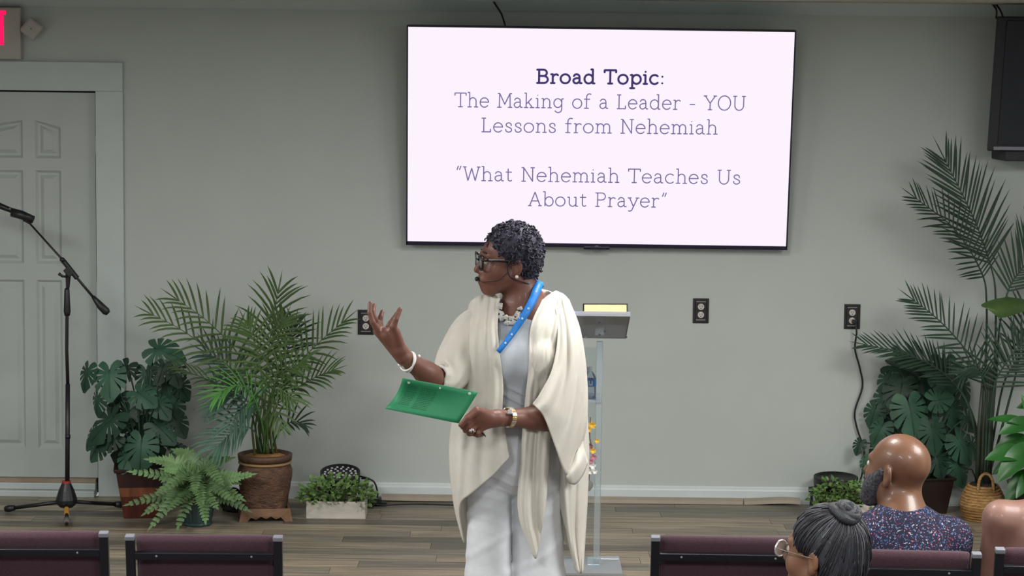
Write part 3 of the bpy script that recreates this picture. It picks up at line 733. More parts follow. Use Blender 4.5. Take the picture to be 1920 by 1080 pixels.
LL = [(297, 655, 84, -.1, .9, .9, -.2, .08), (205, 702, 82, -.2, .5, .1, -1, -.02), (163, 697, 62, -.9, .5, -.3, -1, .02), (325, 690, 62, .3, .4, .4, -1, .05), (262, 738, 66, -.1, .9, .7, -.5, -.06), (296, 757, 58, .1, .7, .6, -.7, -.05),
 (182, 748, 56, -.9, .2, -.5, -1, -.02), (206, 787, 96, -.6, 1.0, -.7, -.6, -.08), (330, 788, 60, .5, .6, .6, -.9, .02), (265, 834, 82, 0, .35, -.05, -1, -.12), (212, 822, 62, -.3, .9, -.9, -.3, -.10), (186, 832, 66, -.8, .5, -.9, -.6, -.03),
 (240, 775, 60, -.3, .5, -.4, -1, 0), (312, 722, 66, .2, .3, .2, -1, .08), (338, 722, 56, .7, .3, .8, -.8, .1), (297, 800, 70, .2, .7, .7, -.5, -.03), (243, 852, 60, -.2, .6, -.4, -1, -.08), (332, 838, 46, .3, 1.5, 1, -.25, .0),
 (236, 690, 62, -.1, .8, -.4, -.8, .1), (222, 745, 60, -.2, .3, -.6, -1, .08), (275, 700, 60, .1, .4, .2, -1, .12), (255, 800, 66, .1, .3, .1, -1, .06), (175, 812, 60, -.9, .6, -1, -.8, .03), (282, 775, 64, .2, .3, .2, -1, .1), (305, 690, 52, .1, .5, -.3, -1, .03), (225, 835, 60, -.2, .2, -.3, -1, .05), (325, 757, 60, .4, .2, .5, -1, .1), (290, 825, 60, .3, .3, .5, -1, .05)]
leafset(mon, top1, LL, GM1, my, rnd)

# ------------------------------------------------------------------ areca palm in a wicker urn
g2 = G(492, 978); py_ = g2.y+.12
pal = thing('areca_palm', (g2.x, py_, 0), 'feathery green palm in a brown wicker urn on a square foot', 'plant')
s2 = S(py_); z_ = lambda py, d=0: P(492, py, py_+d).z; rpx = lambda a: a/s2
cxp = Vector((P(497, 900, py_).x, py_, 0))
m_wick = M('woven_wicker', (88, 62, 46), .7, var=.5, scale=26, stretch=(1, 1, 2.2), bump=.8, bscale=70)
m_wrim = M('wicker_rim', (82, 58, 44), .6, var=.25, scale=20)
def urn_ring(r, z, q): # squarer near the foot
    out = []
    for j in range(32):
        a = 2*PI*j/32+.12; x, y = math.cos(a), math.sin(a); k = 1/((abs(x)**q+abs(y)**q)**(1/q)); out.append(cxp+Vector((x*r*k, y*r*k, z)))
    return out
zt0, zt1 = z_(960), z_(858)
prof = [(41, 947, 6), (42.5, 935, 5), (47, 915, 3.2), (51, 893, 2.4), (52, 880, 2.1), (48, 870, 2), (46, 862, 2)]
rings = [urn_ring(rpx(r), z_(y), q) for r, y, q in prof]
b = MB(); b.grid([r+[r[0]] for r in rings]); b.build('wicker_body', m_wick, pal, smooth=True)
zr = z_(855)
b = MB().lathe((cxp.x, cxp.y, z_(862)), [(rpx(46), 0), (rpx(51), .004), (rpx(52), .03), (rpx(47), .034), (rpx(45), .02)], 32); b.build('rim', m_wrim, pal, smooth=True)
MB().lathe((cxp.x, cxp.y, z_(868)), [(rpx(48), 0), (rpx(51), .003), (rpx(51), .009), (rpx(48), .012)], 32).build('cord_band', M('pale_cord', (150, 118, 84), .7), pal, smooth=True)
b = MB().lathe((cxp.x, cxp.y, z_(860)), [(rpx(45), 0), (rpx(40), .014), (rpx(20), .024), (rpx(3), .026)], 28)
b.build('coir_moss', M('coir', (172, 128, 74), .95, var=.35, scale=60, bump=1, bscale=200), pal, smooth=True)
b = MB()
for i in range(4):
    R_ = rotz(.15+i*PI/2); w_ = rpx(47)
    prof2 = [(-1.08, 0), (-.75, 0), (-.6, .022), (-.4, .012), (-.2, .026), (0, .014), (.2, .026), (.4, .012), (.6, .022), (.75, 0), (1.08, 0), (.93, .062), (-.93, .062)]
    vs = []
    for dd in (1.06, .96):
        vs += [cxp+R_ @ Vector((x*w_, -w_*(dd-(.09 if z > .04 else 0)), z)) for x, z in prof2]
    n = len(prof2); b.add(vs, [tuple(range(n)), tuple(range(2*n-1, n-1, -1))]+[(i_, n+i_, n+(i_+1) % n, (i_+1) % n) for i_ in range(n)])
b.build('carved_foot', M('foot_wood', (112, 80, 52), .5, var=.2, scale=20), pal)
rnd = random.Random(5); cro = Vector((cxp.x, cxp.y, z_(858)))
def PF(L_, d0, d1): return [P(x, y, py_+d0+(d1-d0)*i/(len(L_)-1)) for i, (x, y) in enumerate(L_)]
FR = [([(500, 850), (497, 770), (500, 690), (512, 600), (522, 545)], .02, .10, 66, 17, GP1, (.1, -1, .15)),
 ([(495, 850), (482, 760), (450, 670), (392, 605), (330, 560)], .0, .02, 60, 18, GP1, (.3, -.8, .6)),
 ([(493, 850), (478, 760), (430, 690), (350, 625), (282, 588)], .0, -.06, 56, 18, GP1, (.2, -.7, .7)),
 ([(503, 850), (515, 770), (550, 695), (595, 645), (645, 602)], .0, .05, 58, 18, GP1, (-.3, -.8, .6)),
 ([(503, 850), (515, 790), (550, 735), (590, 708), (625, 694)], .0, -.05, 50, 15, GP1, (-.2, -.6, .8)),
 ([(497, 850), (488, 780), (470, 735), (440, 722), (405, 742)], -.02, -.25, 58, 17, GP1b, (.0, -.6, 1)),
 ([(498, 850), (494, 760), (488, 690), (476, 640), (462, 608)], -.03, -.1, 60, 17, GP1, (.2, -1, .25)),
 ([(492, 850), (470, 775), (430, 730), (380, 708), (328, 688)], .0, -.12, 44, 14, GP1, (.1, -.4, 1)),
 ([(494, 850), (478, 810), (455, 800), (430, 815), (405, 840)], -.02, -.16, 60, 15, GP1c, (0, -.8, .8)),
 ([(505, 850), (520, 815), (540, 795), (556, 790), (570, 796)], .0, -.02, 34, 9, GP2, (-.1, -.7, .8)),
 ([(500, 850), (505, 770), (515, 720), (540, 690), (570, 680)], -.02, -.16, 56, 16, GP1, (-.2, -.8, .6)),
 ([(500, 850), (502, 780), (508, 740), (525, 730), (548, 750)], -.03, -.22, 54, 15, GP1, (-.1, -.7, .8)),
 ([(496, 850), (480, 770), (450, 710), (420, 680), (385, 660)], .03, .06, 58, 16, GP1c, (.3, -.8, .6)),
 ([(500, 850), (510, 750), (530, 680), (545, 640), (552, 610)], .05, .14, 58, 16, GP2, (-.2, -1, .2)),
 ([(497, 850), (490, 790), (476, 760), (455, 765), (432, 800)], -.02, -.2, 56, 15, GP1c, (.1, -.8, .8)),
 ([(500, 850), (500, 790), (505, 765), (515, 765), (528, 800)], -.03, -.2, 46, 12, GP1, (0, -.8, .7)),
 ([(499, 850), (497, 740), (505, 660), (520, 625), (532, 600)], .0, .0, 56, 16, GP1, (.1, -1, .25)),
 ([(497, 850), (480, 780), (455, 745), (425, 740), (395, 765)], .02, -.1, 54, 15, GP1c, (.1, -.7, .8))]
for (L_, d0, d1, ll, n, mt, up) in FR:
    L2 = [(L_[0][0]+rnd.uniform(-12, 12), L_[0][1])]+L_[1:]
    frond(MB(), PF(L2, d0, d1), ll/s2*1.05, int(n*.8), w=.0086, up=up, start=.36, droop=.38, ang=(70, 26), rnd=rnd, rr=.005).build('frond', mt, pal, smooth=True)
for i in range(7):
    x = 478+i*7; MB().tube(PF([(x, 858), (492+(x-500)*.9, 800), (500+(x-500)*.8, 740)], rnd.uniform(-.04, .04), .0), [.007, .006, .004], 6).build('stem', m_stem, pal, smooth=True)

# ------------------------------------------------------------------ fern in a teal ribbed pot
gf = G(366, 990); fy = gf.y+.08; sf = S(fy)
fern = thing('fern_plant', (gf.x, fy, 0), 'light green fern in a small teal ribbed pot on the stage floor', 'plant')
m_teal = M('teal_ceramic', (44, 66, 66), .3, var=.2, scale=8)
b = MB(); vs = []; k = 48
prof = [(26, 0), (28, .008), (26, .016), (27, .03), (31, .085), (33, .12), (30, .12), (28, .10)]
rows = []
for (r, z) in prof: rows.append([Vector((gf.x, fy, z))+Vector((math.cos(2*PI*j/k), math.sin(2*PI*j/k), 0))*(r/sf*(1+(.022 if j % 2 else -.01) if .02 < z < .119 else 1)) for j in range(k)])
b.grid([r+[r[0]] for r in rows]); b.build('pot', m_teal, fern)
MB().lathe((gf.x, fy, .1), [(28/sf, 0), (4/sf, .012)], 20).build('soil', m_soil, fern)
rf = random.Random(21)
FT = [(282, 862, -.05), (250, 885, -.02), (243, 945, -.1), (285, 985, -.22), (335, 985, -.25), (318, 955, -.28), (385, 975, -.26), (432, 935, -.2), (470, 890, -.0), (452, 935, -.12), (462, 955, -.05), (330, 845, .1), (400, 868, .12), (430, 860, .05), (365, 920, -.3), (300, 920, -.22), (405, 950, -.28), (275, 960, -.1), (355, 880, -.05), (415, 905, -.22), (345, 900, -.2), (310, 880, -.1), (445, 905, .1), (380, 940, -.3)]
for (px, py, d) in FT:
    tip = P(px, py, fy+d); base = Vector((gf.x+rf.uniform(-.03, .03), fy+rf.uniform(-.03, .03), .11)); mid = (tip+base)/2; mid.z = max(tip.z, base.z)+(.04 if py > 900 else -.02)
    q1 = base+(mid-base)*.5+Vector((0, 0, .05))
    frond(MB(), [base, q1, mid, tip], 24/sf, 15, w=.015, up=(0, -.75, .7), start=.22, droop=.22, ang=(74, 46), rnd=rf, rr=.003, seg=2, lf=lambda s_: 1.12*(1-.75*s_**1.6), vee=.1).build('frond', GF, fern, smooth=True)

# ------------------------------------------------------------------ box planters, stage spotlights
m_wash = M('whitewashed_wood', (196, 190, 180), .8, var=.16, scale=7, stretch=(1, 1, 3), bump=.1)
def box_planter(x0p, x1p, pyb, pyt, label, seed, W_=None):
    g = G((x0p+x1p)/2, pyb); Y = g.y; s_ = S(Y); wd_ = (x1p-x0p)/s_; h = P((x0p+x1p)/2, pyt, Y).z
    o = thing('box_planter', (g.x, Y+.07, 0), label, 'planter', 'white box planters in front of the floor spotlights')
    c = Vector((g.x, Y+.07, 0)); t = .012
    b = MB()
    for (dx, dy, sx, sy_) in ((0, -.07+t/2, wd_, t), (0, .07-t/2, wd_, t), (-wd_/2+t/2, 0, t, .14-2*t), (wd_/2-t/2, 0, t, .14-2*t)): b.box(c+Vector((dx, dy, h/2)), (sx, sy_, h))
    b.box(c+Vector((0, 0, .01)), (wd_-.004, .136, .02)); b.build('wooden_box', m_wash, o, bevel=.002)
    MB().box(c+Vector((0, 0, h*.8)), (wd_-2*t, .14-2*t, .01)).build('soil', m_soil, o)
    r = random.Random(seed); b = MB(); up_h = .115
    for i in range(330):
        x = r.uniform(-1, 1); yv = r.uniform(-1, 1); z = r.random()
        p = c+Vector((x*(wd_/2+.025), yv*.085-.01, h*.82+z*up_h*(1-.55*abs(x)**3)))
        d = Vector((x*.7+r.uniform(-.7, .7), yv*.6-.35+r.uniform(-.6, .5), r.uniform(-.35, .9))).normalized(); L_ = r.uniform(.026, .044)
        blade(b, p, p+d*L_, L_*.55, Vector((r.uniform(-.5, .5), -.6, .9)), arch=.12, fold=.25, n=4)
    tag(b.build('foliage', GC, o, smooth=True), kind='stuff')
    b = MB()
    for i in range(16):
        x = r.uniform(-.9, .9)*wd_/2; b.tube([c+Vector((x*.8, 0, h*.8)), c+Vector((x+r.uniform(-.02, .02), r.uniform(-.06, .03), h*.8+.08))], .002, 5)
    tag(b.build('twigs', m_stem, o), kind='stuff')
    return o
box_planter(573, 686, 973, 941, 'white wooden box planter of small green leaves between palm urn and woman', 1)
box_planter(1533, 1640, 978, 946, 'white wooden box planter of small green leaves behind the bald man', 2)
def spotlight(px, py, rpx_, tilt, yaw, label, Y, lens=True):
    """flat round stage lamp: short drum, ring, lens cluster, yoke"""
    c = P(px, py, Y); r = rpx_/S(Y)
    o = thing('stage_spotlight', (c.x, c.y, 0), label, 'light', 'round stage spotlights on the floor')
    R_ = rotz(yaw) @ rotx(tilt); ax = R_ @ Vector((0, 0, 1))
    MB().lathe(c-ax*.1, [(r*.62, 0), (r*.8, .012), (r*.97, .05), (r, .1), (r, .118), (r*.93, .12), (r*.9, .108)], 32, axis=ax).build('drum', m_black, o, smooth=True)
    d = MB().lathe(c-ax*.1, [(r*.9, .104), (r*.02, .105)], 32, axis=ax).build('lens_plate', M('lens_plate', (126, 130, 138), .3, metal=.3, var=.1), o)
    if lens:
        Q_ = Vector((0, 0, 1)).rotation_difference(ax).to_matrix()
        for rr_, n_ in ((.0, 1), (.3, 6), (.56, 12), (.78, 17)):
            for j in range(n_):
                a = 2*PI*j/n_; MB().ell(c-ax*-.006+Q_ @ Vector((math.cos(a)*r*rr_, math.sin(a)*r*rr_, 0)), r*.075, 8, 5).build('lens', M('lens', (205, 208, 214), .15, var=.05), d, smooth=True)
    sdv = R_ @ Vector((1, 0, 0)); zc = c.z-.06
    for sg in (-1, 1):
        e = c-ax*.05+sdv*sg*(r+.012); MB().tube([e-sdv*sg*.02, e+sdv*sg*.012], .014, 10).build('yoke_knob', m_black, o)
    ye = [c-ax*.05+sdv*sg*(r+.008) for sg in (-1, 1)]; fwd = -.05
    b = MB()
    for e, sg in zip(ye, (-1, 1)): b.tube([e, Vector((e.x, e.y+fwd, .008)), Vector((c.x, e.y+fwd, .008))], .006, 6)
    b.build('yoke', m_metal, o)
    MB().box((c.x, c.y+.03, .02), (.1, .07, .04)).build('foot_block', m_black, o, bevel=.004)
    return o
YS = -.17
sp1 = spotlight(638, 890, 38, math.radians(12), 0, 'round black spotlight on the floor behind the left planter box', YS)
cable('cable', [P(675, 893, YS), P(690, 897, YS-.03), P(703, 906, YS-.03), P(708, 930, YS-.03), P(700, 948, YS-.04), P(688, 949, YS-.05), P(684, 935, YS-.04), P(690, 900, YS-.02), P(678, 897, YS)], .0045, '', 40, sp1)
cable('cable', [P(704, 946, YS-.03), G(720, 950)+Vector((0, 0, .008)), G(780, 948)+Vector((0, 0, .008)), G(850, 950)+Vector((0, 0, .008))], .004, '', 20, sp1)
MB().box(G(702, 949)+Vector((0, .02, .022)), (.07, .05, .04), rotz(.1)).build('power_adapter', m_black, sp1, bevel=.006)
MB().box(G(718, 948)+Vector((0, .0, .012)), (.04, .025, .016), rotz(.05)).build('plug', m_black, sp1, bevel=.003)
sp2 = spotlight(1567, 900, 42, math.radians(3), 0, 'round black spotlight on the floor behind the right planter box', YS, False)
MB().tube([P(1523, 912, YS), P(1519, 948, YS-.03)], .005, 6).build('side_bracket', m_metal, sp2)
gs = G(445, 965)
sp3 = spotlight(436, 938, 24, math.radians(60), -.5, 'small dark spotlight half hidden between the fern and the wicker urn', gs.y+.1, False)

# ------------------------------------------------------------------ right monstera in a dark square pot
g4 = G(1752, 962); my2 = g4.y+.05; s4 = S(my2)
mon2 = thing('monstera_plant', (g4.x, my2, 0), 'dark green split-leaf plant in a tall black pot behind the bald man', 'plant')
m_pot2 = M('black_brown_pot', (34, 22, 18), .35, var=.3, scale=6)
square_pot((P(1735, 940, my2).x, my2, 0), 62/s4, 82/s4, P(1735, 890, my2).z, .2, m_pot2, mon2)
top2 = Vector((P(1735, 890, my2).x, my2, P(1735, 893, my2).z))
rnd = random.Random(17)
L2 = [(1680, 688, 76, -.1, 1.4, .8, -.3, .05), (1772, 692, 92, .2, .5, .0, -1, .02), (1690, 728, 86, -.1, .5, -.2, -1, -.02), (1706, 765, 92, .1, .4, .2, -1, -.1), (1757, 750, 62, .2, .4, .9, .3, -.1), (1748, 806, 76, .3, .3, .2, -1, -.1), (1805, 722, 72, .8, .4, .6, -1, .04), (1652, 802, 60, -.6, .5, -.6, -.8, 0), (1640, 770, 56, -.5, .3, -.4, -1, .05),
 (1800, 828, 78, .5, .5, .7, -.8, 0), (1758, 860, 62, .2, .4, .3, -1, -.02), (1795, 872, 70, .5, .4, .5, -1, .02), (1628, 866, 40, -.3, .3, -.3, -1, -.02), (1612, 832, 36, -.6, .6, -.4, -1, .02), (1822, 835, 60, .6, .6, .8, -.6, .05), (1660, 745, 62, -.5, .3, -.5, -1, .05), (1730, 700, 66, 0, .6, .1, -1, .08), (1785, 765, 70, .4, .3, .3, -1, .08), (1720, 800, 70, 0, .3, 0, -1, .04),
 (1735, 740, 66, .1, .3, .2, -1, .08), (1680, 790, 70, -.2, .3, -.3, -1, .06), (1770, 810, 70, .3, .3, .2, -1, .06), (1700, 840, 70, -.1, .3, 0, -1, .04), (1740, 875, 60, .1, .3, .1, -1, .05), (1780, 845, 60, .3, .3, .4, -1, .06), (1815, 785, 50, .7, .4, .9, -.7, .05), (1650, 840, 50, -.4, .4, -.5, -1, .05), (1665, 710, 56, -.6, .4, -.6, -.8, .03)]
leafset(mon2, top2, L2, GM1, my2, rnd)

# ------------------------------------------------------------------ tall palm in a seagrass basket
g5 = G(1842, 983); ty = g5.y+.12; s5 = S(ty)
tal = thing('tall_palm', (g5.x, ty, 0), 'tall thin-stemmed palm in a woven seagrass belly basket', 'plant')
cb = Vector((P(1842, 950, ty).x, ty, 0)); m_sea = M('seagrass', (166, 128, 78), .8, var=.35, scale=30, stretch=(1, 1, 4), bump=.9, bscale=60)
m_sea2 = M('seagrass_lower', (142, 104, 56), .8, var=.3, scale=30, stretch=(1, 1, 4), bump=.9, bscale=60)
zb5 = lambda py: max(0.0, P(1842, py, ty).z)
b = MB()
for i, py in enumerate(range(976, 906, -5)):
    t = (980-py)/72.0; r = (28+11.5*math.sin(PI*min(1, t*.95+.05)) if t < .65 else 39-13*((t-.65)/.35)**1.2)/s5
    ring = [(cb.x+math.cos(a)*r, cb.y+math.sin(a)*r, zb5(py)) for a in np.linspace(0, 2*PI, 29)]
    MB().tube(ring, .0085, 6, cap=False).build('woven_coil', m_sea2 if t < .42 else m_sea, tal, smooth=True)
MB().lathe((cb.x, cb.y, 0), [(28/s5, 0), (38/s5, zb5(950)), (30/s5, zb5(915)), (3/s5, zb5(915))], 24).build('liner', M('basket_liner', (96, 70, 40), .9), tal, smooth=True)
MB().lathe((cb.x, cb.y, zb5(910)), [(27/s5, 0), (24/s5, .01), (2/s5, .016)], 20).build('soil', m_soil, tal)
for (xa, xb, dd, top) in ((1833, 1864, -30, 888), (1828, 1850, 26, 896)):
    MB().tube(cat([P(xa, 925, ty+dd/s5), P(xa+4, top+10, ty+dd*.9/s5), P((xa+xb)/2, top, ty+dd*.85/s5), P(xb-4, top+10, ty+dd*.9/s5), P(xb, 925, ty+dd/s5)], 14), .008, 6).build('handle', m_sea, tal, smooth=True)
rt = random.Random(8)
def TF(L_, d0, d1): return [P(x, y, ty+d0+(d1-d0)*i/(len(L_)-1)) for i, (x, y) in enumerate(L_)]
TR = [([(1848, 905), (1864, 700), (1867, 560), (1858, 500), (1826, 410), (1772, 300)], 0, -.02, 92, 25, .61, (.0, -1, .12), 7.6, (50, 24)),
 ([(1843, 905), (1848, 700), (1850, 570), (1840, 510), (1790, 430), (1715, 370)], .02, -.10, 60, 22, .56, (.3, -.9, .4), 7, (68, 30)),
 ([(1843, 905), (1846, 800), (1846, 715), (1810, 655), (1760, 600), (1712, 562)], .02, -.06, 64, 20, .42, (.2, -.95, .35), 7.5, (66, 26)),
 ([(1850, 905), (1856, 800), (1864, 725), (1880, 690), (1905, 655), (1935, 630)], -.02, -.10, 74, 16, .38, (-.2, -1, .1), 8, (75, 35)),
 ([(1842, 905), (1836, 860), (1815, 760), (1770, 700), (1700, 664), (1622, 646)], .06, .06, 58, 20, .5, (.1, -.8, .7), 7.5, (55, 25)),
 ([(1852, 905), (1868, 700), (1876, 600), (1895, 535), (1925, 490), (1950, 420)], .02, .0, 80, 19, .55, (0, -1, .1), 8, (55, 25)),
 ([(1850, 905), (1866, 800), (1882, 720), (1905, 680), (1945, 650), (1990, 640)], .03, .06, 70, 16, .5, (-.2, -.9, .4), 8, (55, 25)),
 ([(1846, 905), (1850, 790), (1848, 730), (1838, 700), (1822, 690), (1805, 700)], -.02, -.12, 52, 12, .5, (.1, -.9, .5), 8, (60, 30)),
 ([(1851, 905), (1890, 760), (1905, 700), (1915, 640), (1930, 590), (1950, 560)], .06, .1, 60, 13, .5, (.0, -.9, .4), 8, (60, 30)),
 ([(1842, 905), (1830, 800), (1800, 730), (1760, 690), (1720, 672), (1690, 668)], .09, .1, 50, 14, .5, (.2, -.8, .6), 10, (55, 25))]
for (L_, d0, d1, ll, n, st_, up, w_, an) in TR:
    frond(MB(), TF(L_, d0, d1), ll/s5, n, w=w_/1000, up=up, start=st_, droop=.06, ang=an, rnd=rt, rr=.0075, lf=lambda s_: .55+.55*math.sin(PI*(.2+.75*s_)), vee=.12).build('frond', GP2, tal, smooth=True)
m_cane = M('cane', (52, 60, 46), .5, var=.2, stretch=(1, 1, .3))
for i in range(6):
    x = 1832+i*4.5; MB().tube(TF([(x, 912), (x+4, 800), (1845+i*4, 690)], rt.uniform(-.04, .04), 0), [.013, .011, .007], 8).build('cane', m_cane, tal, smooth=True)
MB().tube(TF([(1832, 905), (1826, 888), (1822, 880), (1814, 880), (1810, 886)], -.05, -.08), .004, 6).build('hook_twig', m_metal, tal, smooth=True)

# ------------------------------------------------------------------ broad leaved plant at the right edge
ly = ty-.10; sl = S(ly)
lil = thing('broad_leaf_plant', (P(1935, 950, ly).x, ly, 0), 'bright green broad-leaved plant at the far right beside the seagrass basket', 'plant')
lb = Vector((P(1938, 950, ly).x, ly, .2))
MB().lathe((lb.x, ly, 0), [(.09, 0), (.1, .02), (.13, .2), (.135, .21), (.12, .21), (.115, .18)], 24).build('pot', m_pot2, lil, smooth=True)
MB().lathe((lb.x, ly, .18), [(.115, 0), (.01, .008)], 20).build('soil', m_soil, lil)
for (bx, by, tx, ty_, w_, nx, nz, d) in ((1935, 800, 1850, 787, 24, 0, 1, -.05), (1940, 790, 1872, 815, 34, .2, .8, -.08), (1925, 850, 1846, 862, 40, .1, .8, -.12), (1945, 830, 1868, 905, 46, -.3, .5, -.15), (1935, 880, 1885, 945, 36, -.5, .3, -.1), (1930, 820, 1862, 845, 30, .2, .9, .05), (1950, 760, 1905, 765, 22, .1, .8, .02), (1945, 880, 1905, 935, 30, -.4, .3, -.2), (1930, 850, 1860, 890, 30, -.3, .5, .06), (1950, 800, 1985, 760, 36, .3, .5, -.1), (1945, 830, 1995, 840, 40, .3, .6, -.1), (1940, 860, 1930, 925, 36, 0, .3, -.2), (1938, 790, 1915, 740, 20, -.2, .5, .0)):
    blade(MB(), P(bx, by, ly+d*.5), P(tx, ty_, ly+d), w_/sl, (nx, -.8, nz), arch=.1, fold=.25, stem=lb).build('leaf', GB, lil, smooth=True)
b = MB(); yb = ly+.02
b.grid([[P(1836, 571, yb-.1), P(1842, 576, yb-.1), P(1850, 578, yb-.1)], [P(1856, 563, yb), P(1862, 578, yb-.12), P(1866, 590, yb-.1)], [P(1882, 556, yb+.03), P(1880, 576, yb-.12), P(1873, 599, yb-.08)], [P(1905, 558, yb+.05), P(1902, 572, yb-.06), P(1896, 592, yb-.05)], [P(1930, 562, yb+.05), P(1930, 570, yb), P(1930, 582, yb)]])
b.tube(cat([P(1930, 570, yb), P(1965, 600, yb), P(1955, 750, yb), lb], 14), .004, 6)
b.build('top_leaf', M('olive_leaf', (74, 100, 50), .45, var=.25, scale=8), lil, smooth=True, sub=1)

# ------------------------------------------------------------------ clear acrylic lectern
m_acr = acrylic('clear_acrylic', tint=(248, 251, 252), alpha=.02); m_acre = acrylic('acrylic_edge', alpha=.22)
lg_ = G(1128, 1062); lyY = lg_.y
lec = thing('acrylic_lectern', (lg_.x, lyY, 0), 'clear acrylic lectern standing behind the woman', 'lectern')
sL = S(lyY); LX = lambda px, py=800, d=0: P(px, py, lyY+d)
x0, x1 = LX(985).x, LX(1168).x
MB().box(((x0+x1)/2, lyY-.02, .0075), (x1-x0, .34, .015)).build('base_plate', acrylic('acrylic_base', alpha=.3), lec, bevel=.003)
zt5 = P(1128, 640, lyY).z
for px in (1122, 1028):
    x = LX(px).x; b = MB().box((x, lyY, (zt5+.015)/2), (.028, .03, zt5-.015)); b.build('post', m_acre, lec, bevel=.004)
    MB().box((x-.012, lyY-.03, .03), (.06, .02, .035)).build('foot_bracket', m_acre, lec, bevel=.003)
za = P(1100, 752, lyY).z
xf0 = LX(1030).x; xf1 = LX(1122).x
MB().box(((xf0+xf1)/2, lyY+.02, (zt5+.1)/2), (xf1-xf0-.02, .006, zt5-.16)).build('front_pane', m_acr, lec)
MB().box(((xf0+xf1)/2, lyY+.10, za), (xf1-xf0+.02, .24, .008)).build('shelf', acrylic('acrylic_blue_edge', tint=(190, 208, 240), alpha=.35), lec)
# sloped reading top: the high edge faces the hall, it falls away towards the wall to a stop lip
yn, yf = lyY-.15, lyY+.17
zn = P(1130, 589, yn).z; zf = P(1130, 631, yf).z; tx0, tx1 = LX(992).x, P(1178, 600, lyY).x
b = MB().hexa([(tx0, yn, zn-.008), (tx1, yn, zn-.008), (tx1, yf, zf-.008), (tx0, yf, zf-.008)], [(tx0, yn, zn), (tx1, yn, zn), (tx1, yf, zf), (tx0, yf, zf)])
b.build('reading_top', acrylic('acrylic_top', tint=(232, 234, 238), alpha=.34), lec)
MB().box(((tx0+tx1)/2, yf+.006, zf+.002), (tx1-tx0, .010, .022)).build('stop_lip', M('lip_edge', (214, 208, 222), .3), lec)
MB().box(((tx0+tx1)/2, yn-.004, zn+.002), (tx1-tx0, .008, .020)).build('upper_edge', acrylic('acrylic_lavender', tint=(200, 200, 236), alpha=.45), lec)
MB().box((tx1-.002, (yn+yf)/2, (zn+zf)/2-.004), (.004, .325, .010), rotx(math.atan2(zf-zn, yf-yn))).build('side_edge', M('smoked_edge', (84, 86, 94), .3), lec)
MB().ell(P(1098, 629, yf-.01), .0105, 14, 10).build('round_cap', M('white_cap', (236, 236, 236), .4), lec, smooth=True)
for (px, py) in ((1124, 606), (1124, 628), (1134, 622), (1174, 632)): MB().lathe(P(px, py, yn+.02), [(.0055, 0), (.0045, .006)], 10, axis=(0, -1, 0)).build('screw', M('screw_steel', (120, 122, 126), .25, metal=.9), lec)
MB().box(P(1124, 618, lyY), (.04, .03, .05)).build('hinge_bracket', m_acre, lec, bevel=.004)
# thick closed book lying on the slope, page edges towards the hall
sv = (zf-zn)/(yf-yn); Rb = rotx(math.atan(sv)) @ rotz(-.03)
bc_ = Vector((P(1135, 575, lyY-.07).x, lyY-.065, zn+sv*(.085)+.0265))
bk = thing('closed_book', bc_, 'thick dark book with cream page edges lying on the lectern top', 'book')
MB().box(bc_+Rb @ Vector((0, -.001, 0)), (.185, .148, .044), Rb).build('page_block', M('cream_pages', (226, 216, 160), .7, var=.12, scale=40, stretch=(1, 1, 9)), bk, bevel=.002)
b = MB(); b.box(bc_+Rb @ Vector((0, 0, .0240)), (.196, .158, .004), Rb); b.box(bc_+Rb @ Vector((0, 0, -.0240)), (.196, .158, .004), Rb); b.box(bc_+Rb @ Vector((.096, 0, 0)), (.004, .158, .050), Rb)
b.build('cover', M('book_cover', (40, 40, 42), .5), bk, bevel=.001)
pc_ = Vector((P(1062, 585, lyY-.05).x, lyY-.06, zn+sv*.09+.010)); Rb2 = rotx(math.atan(sv)) @ rotz(.05)
pp = MB().box(pc_, (.10, .15, .016), Rb2).build('paper_stack', M('blue_white_paper', (206, 216, 240), .6, rgb2=(110, 150, 220), scale=30, stretch=(1, 1, 6)), None, origin=None, bevel=.001)
tag(pp, 'small stack of blue and white papers beside the book on the lectern', 'papers')
# water bottle on the shelf
bc = Vector((LX(1106).x, lyY+.07, za+.0045)); hb = P(1106, 690, lyY+.07).z-bc.z
bo = thing('water_bottle', bc, 'clear plastic water bottle with a blue label on the lectern shelf', 'bottle')
MB().lathe(bc, [(.026, 0), (.029, .008), (.029, .04), (.027, .055), (.029, .07), (.029, hb*.62), (.022, hb*.78), (.012, hb*.88), (.012, hb*.93)], 20).build('body', acrylic('bottle_plastic', tint=(240, 245, 252), alpha=.12), bo, smooth=True)
MB().lathe(bc+Vector((0, 0, hb*.9)), [(.0135, 0), (.0135, .016), (.012, .018)], 16).build('cap', M('white_cap', (236, 236, 236), .4), bo)
zq0, zq1 = P(1106, 723, lyY+.07).z-bc.z, P(1106, 710, lyY+.07).z-bc.z
MB().lathe(bc, [(.0297, zq0), (.0299, zq0+.003), (.0299, zq1-.003), (.0297, zq1)], 24, cap=False).build('blue_label', M('blue_label', (38, 118, 196), .4), bo, smooth=True)
e_ = MB(); zz0 = bc.z+(zq0+zq1)/2; 
for (a_, z_2, w2, h2) in ((-.15, 0, .008, .026), (.3, .0, .006, .024), (.08, -.008, .012, .008)):
    an = -PI/2+a_; e_.box((bc.x+math.cos(an)*.0302, bc.y+math.sin(an)*.0302, zz0+z_2), (w2, .0012, h2*.9), rotz(an+PI/2))
e_.build('label_mark', M('label_white', (220, 230, 240), .5), bo)
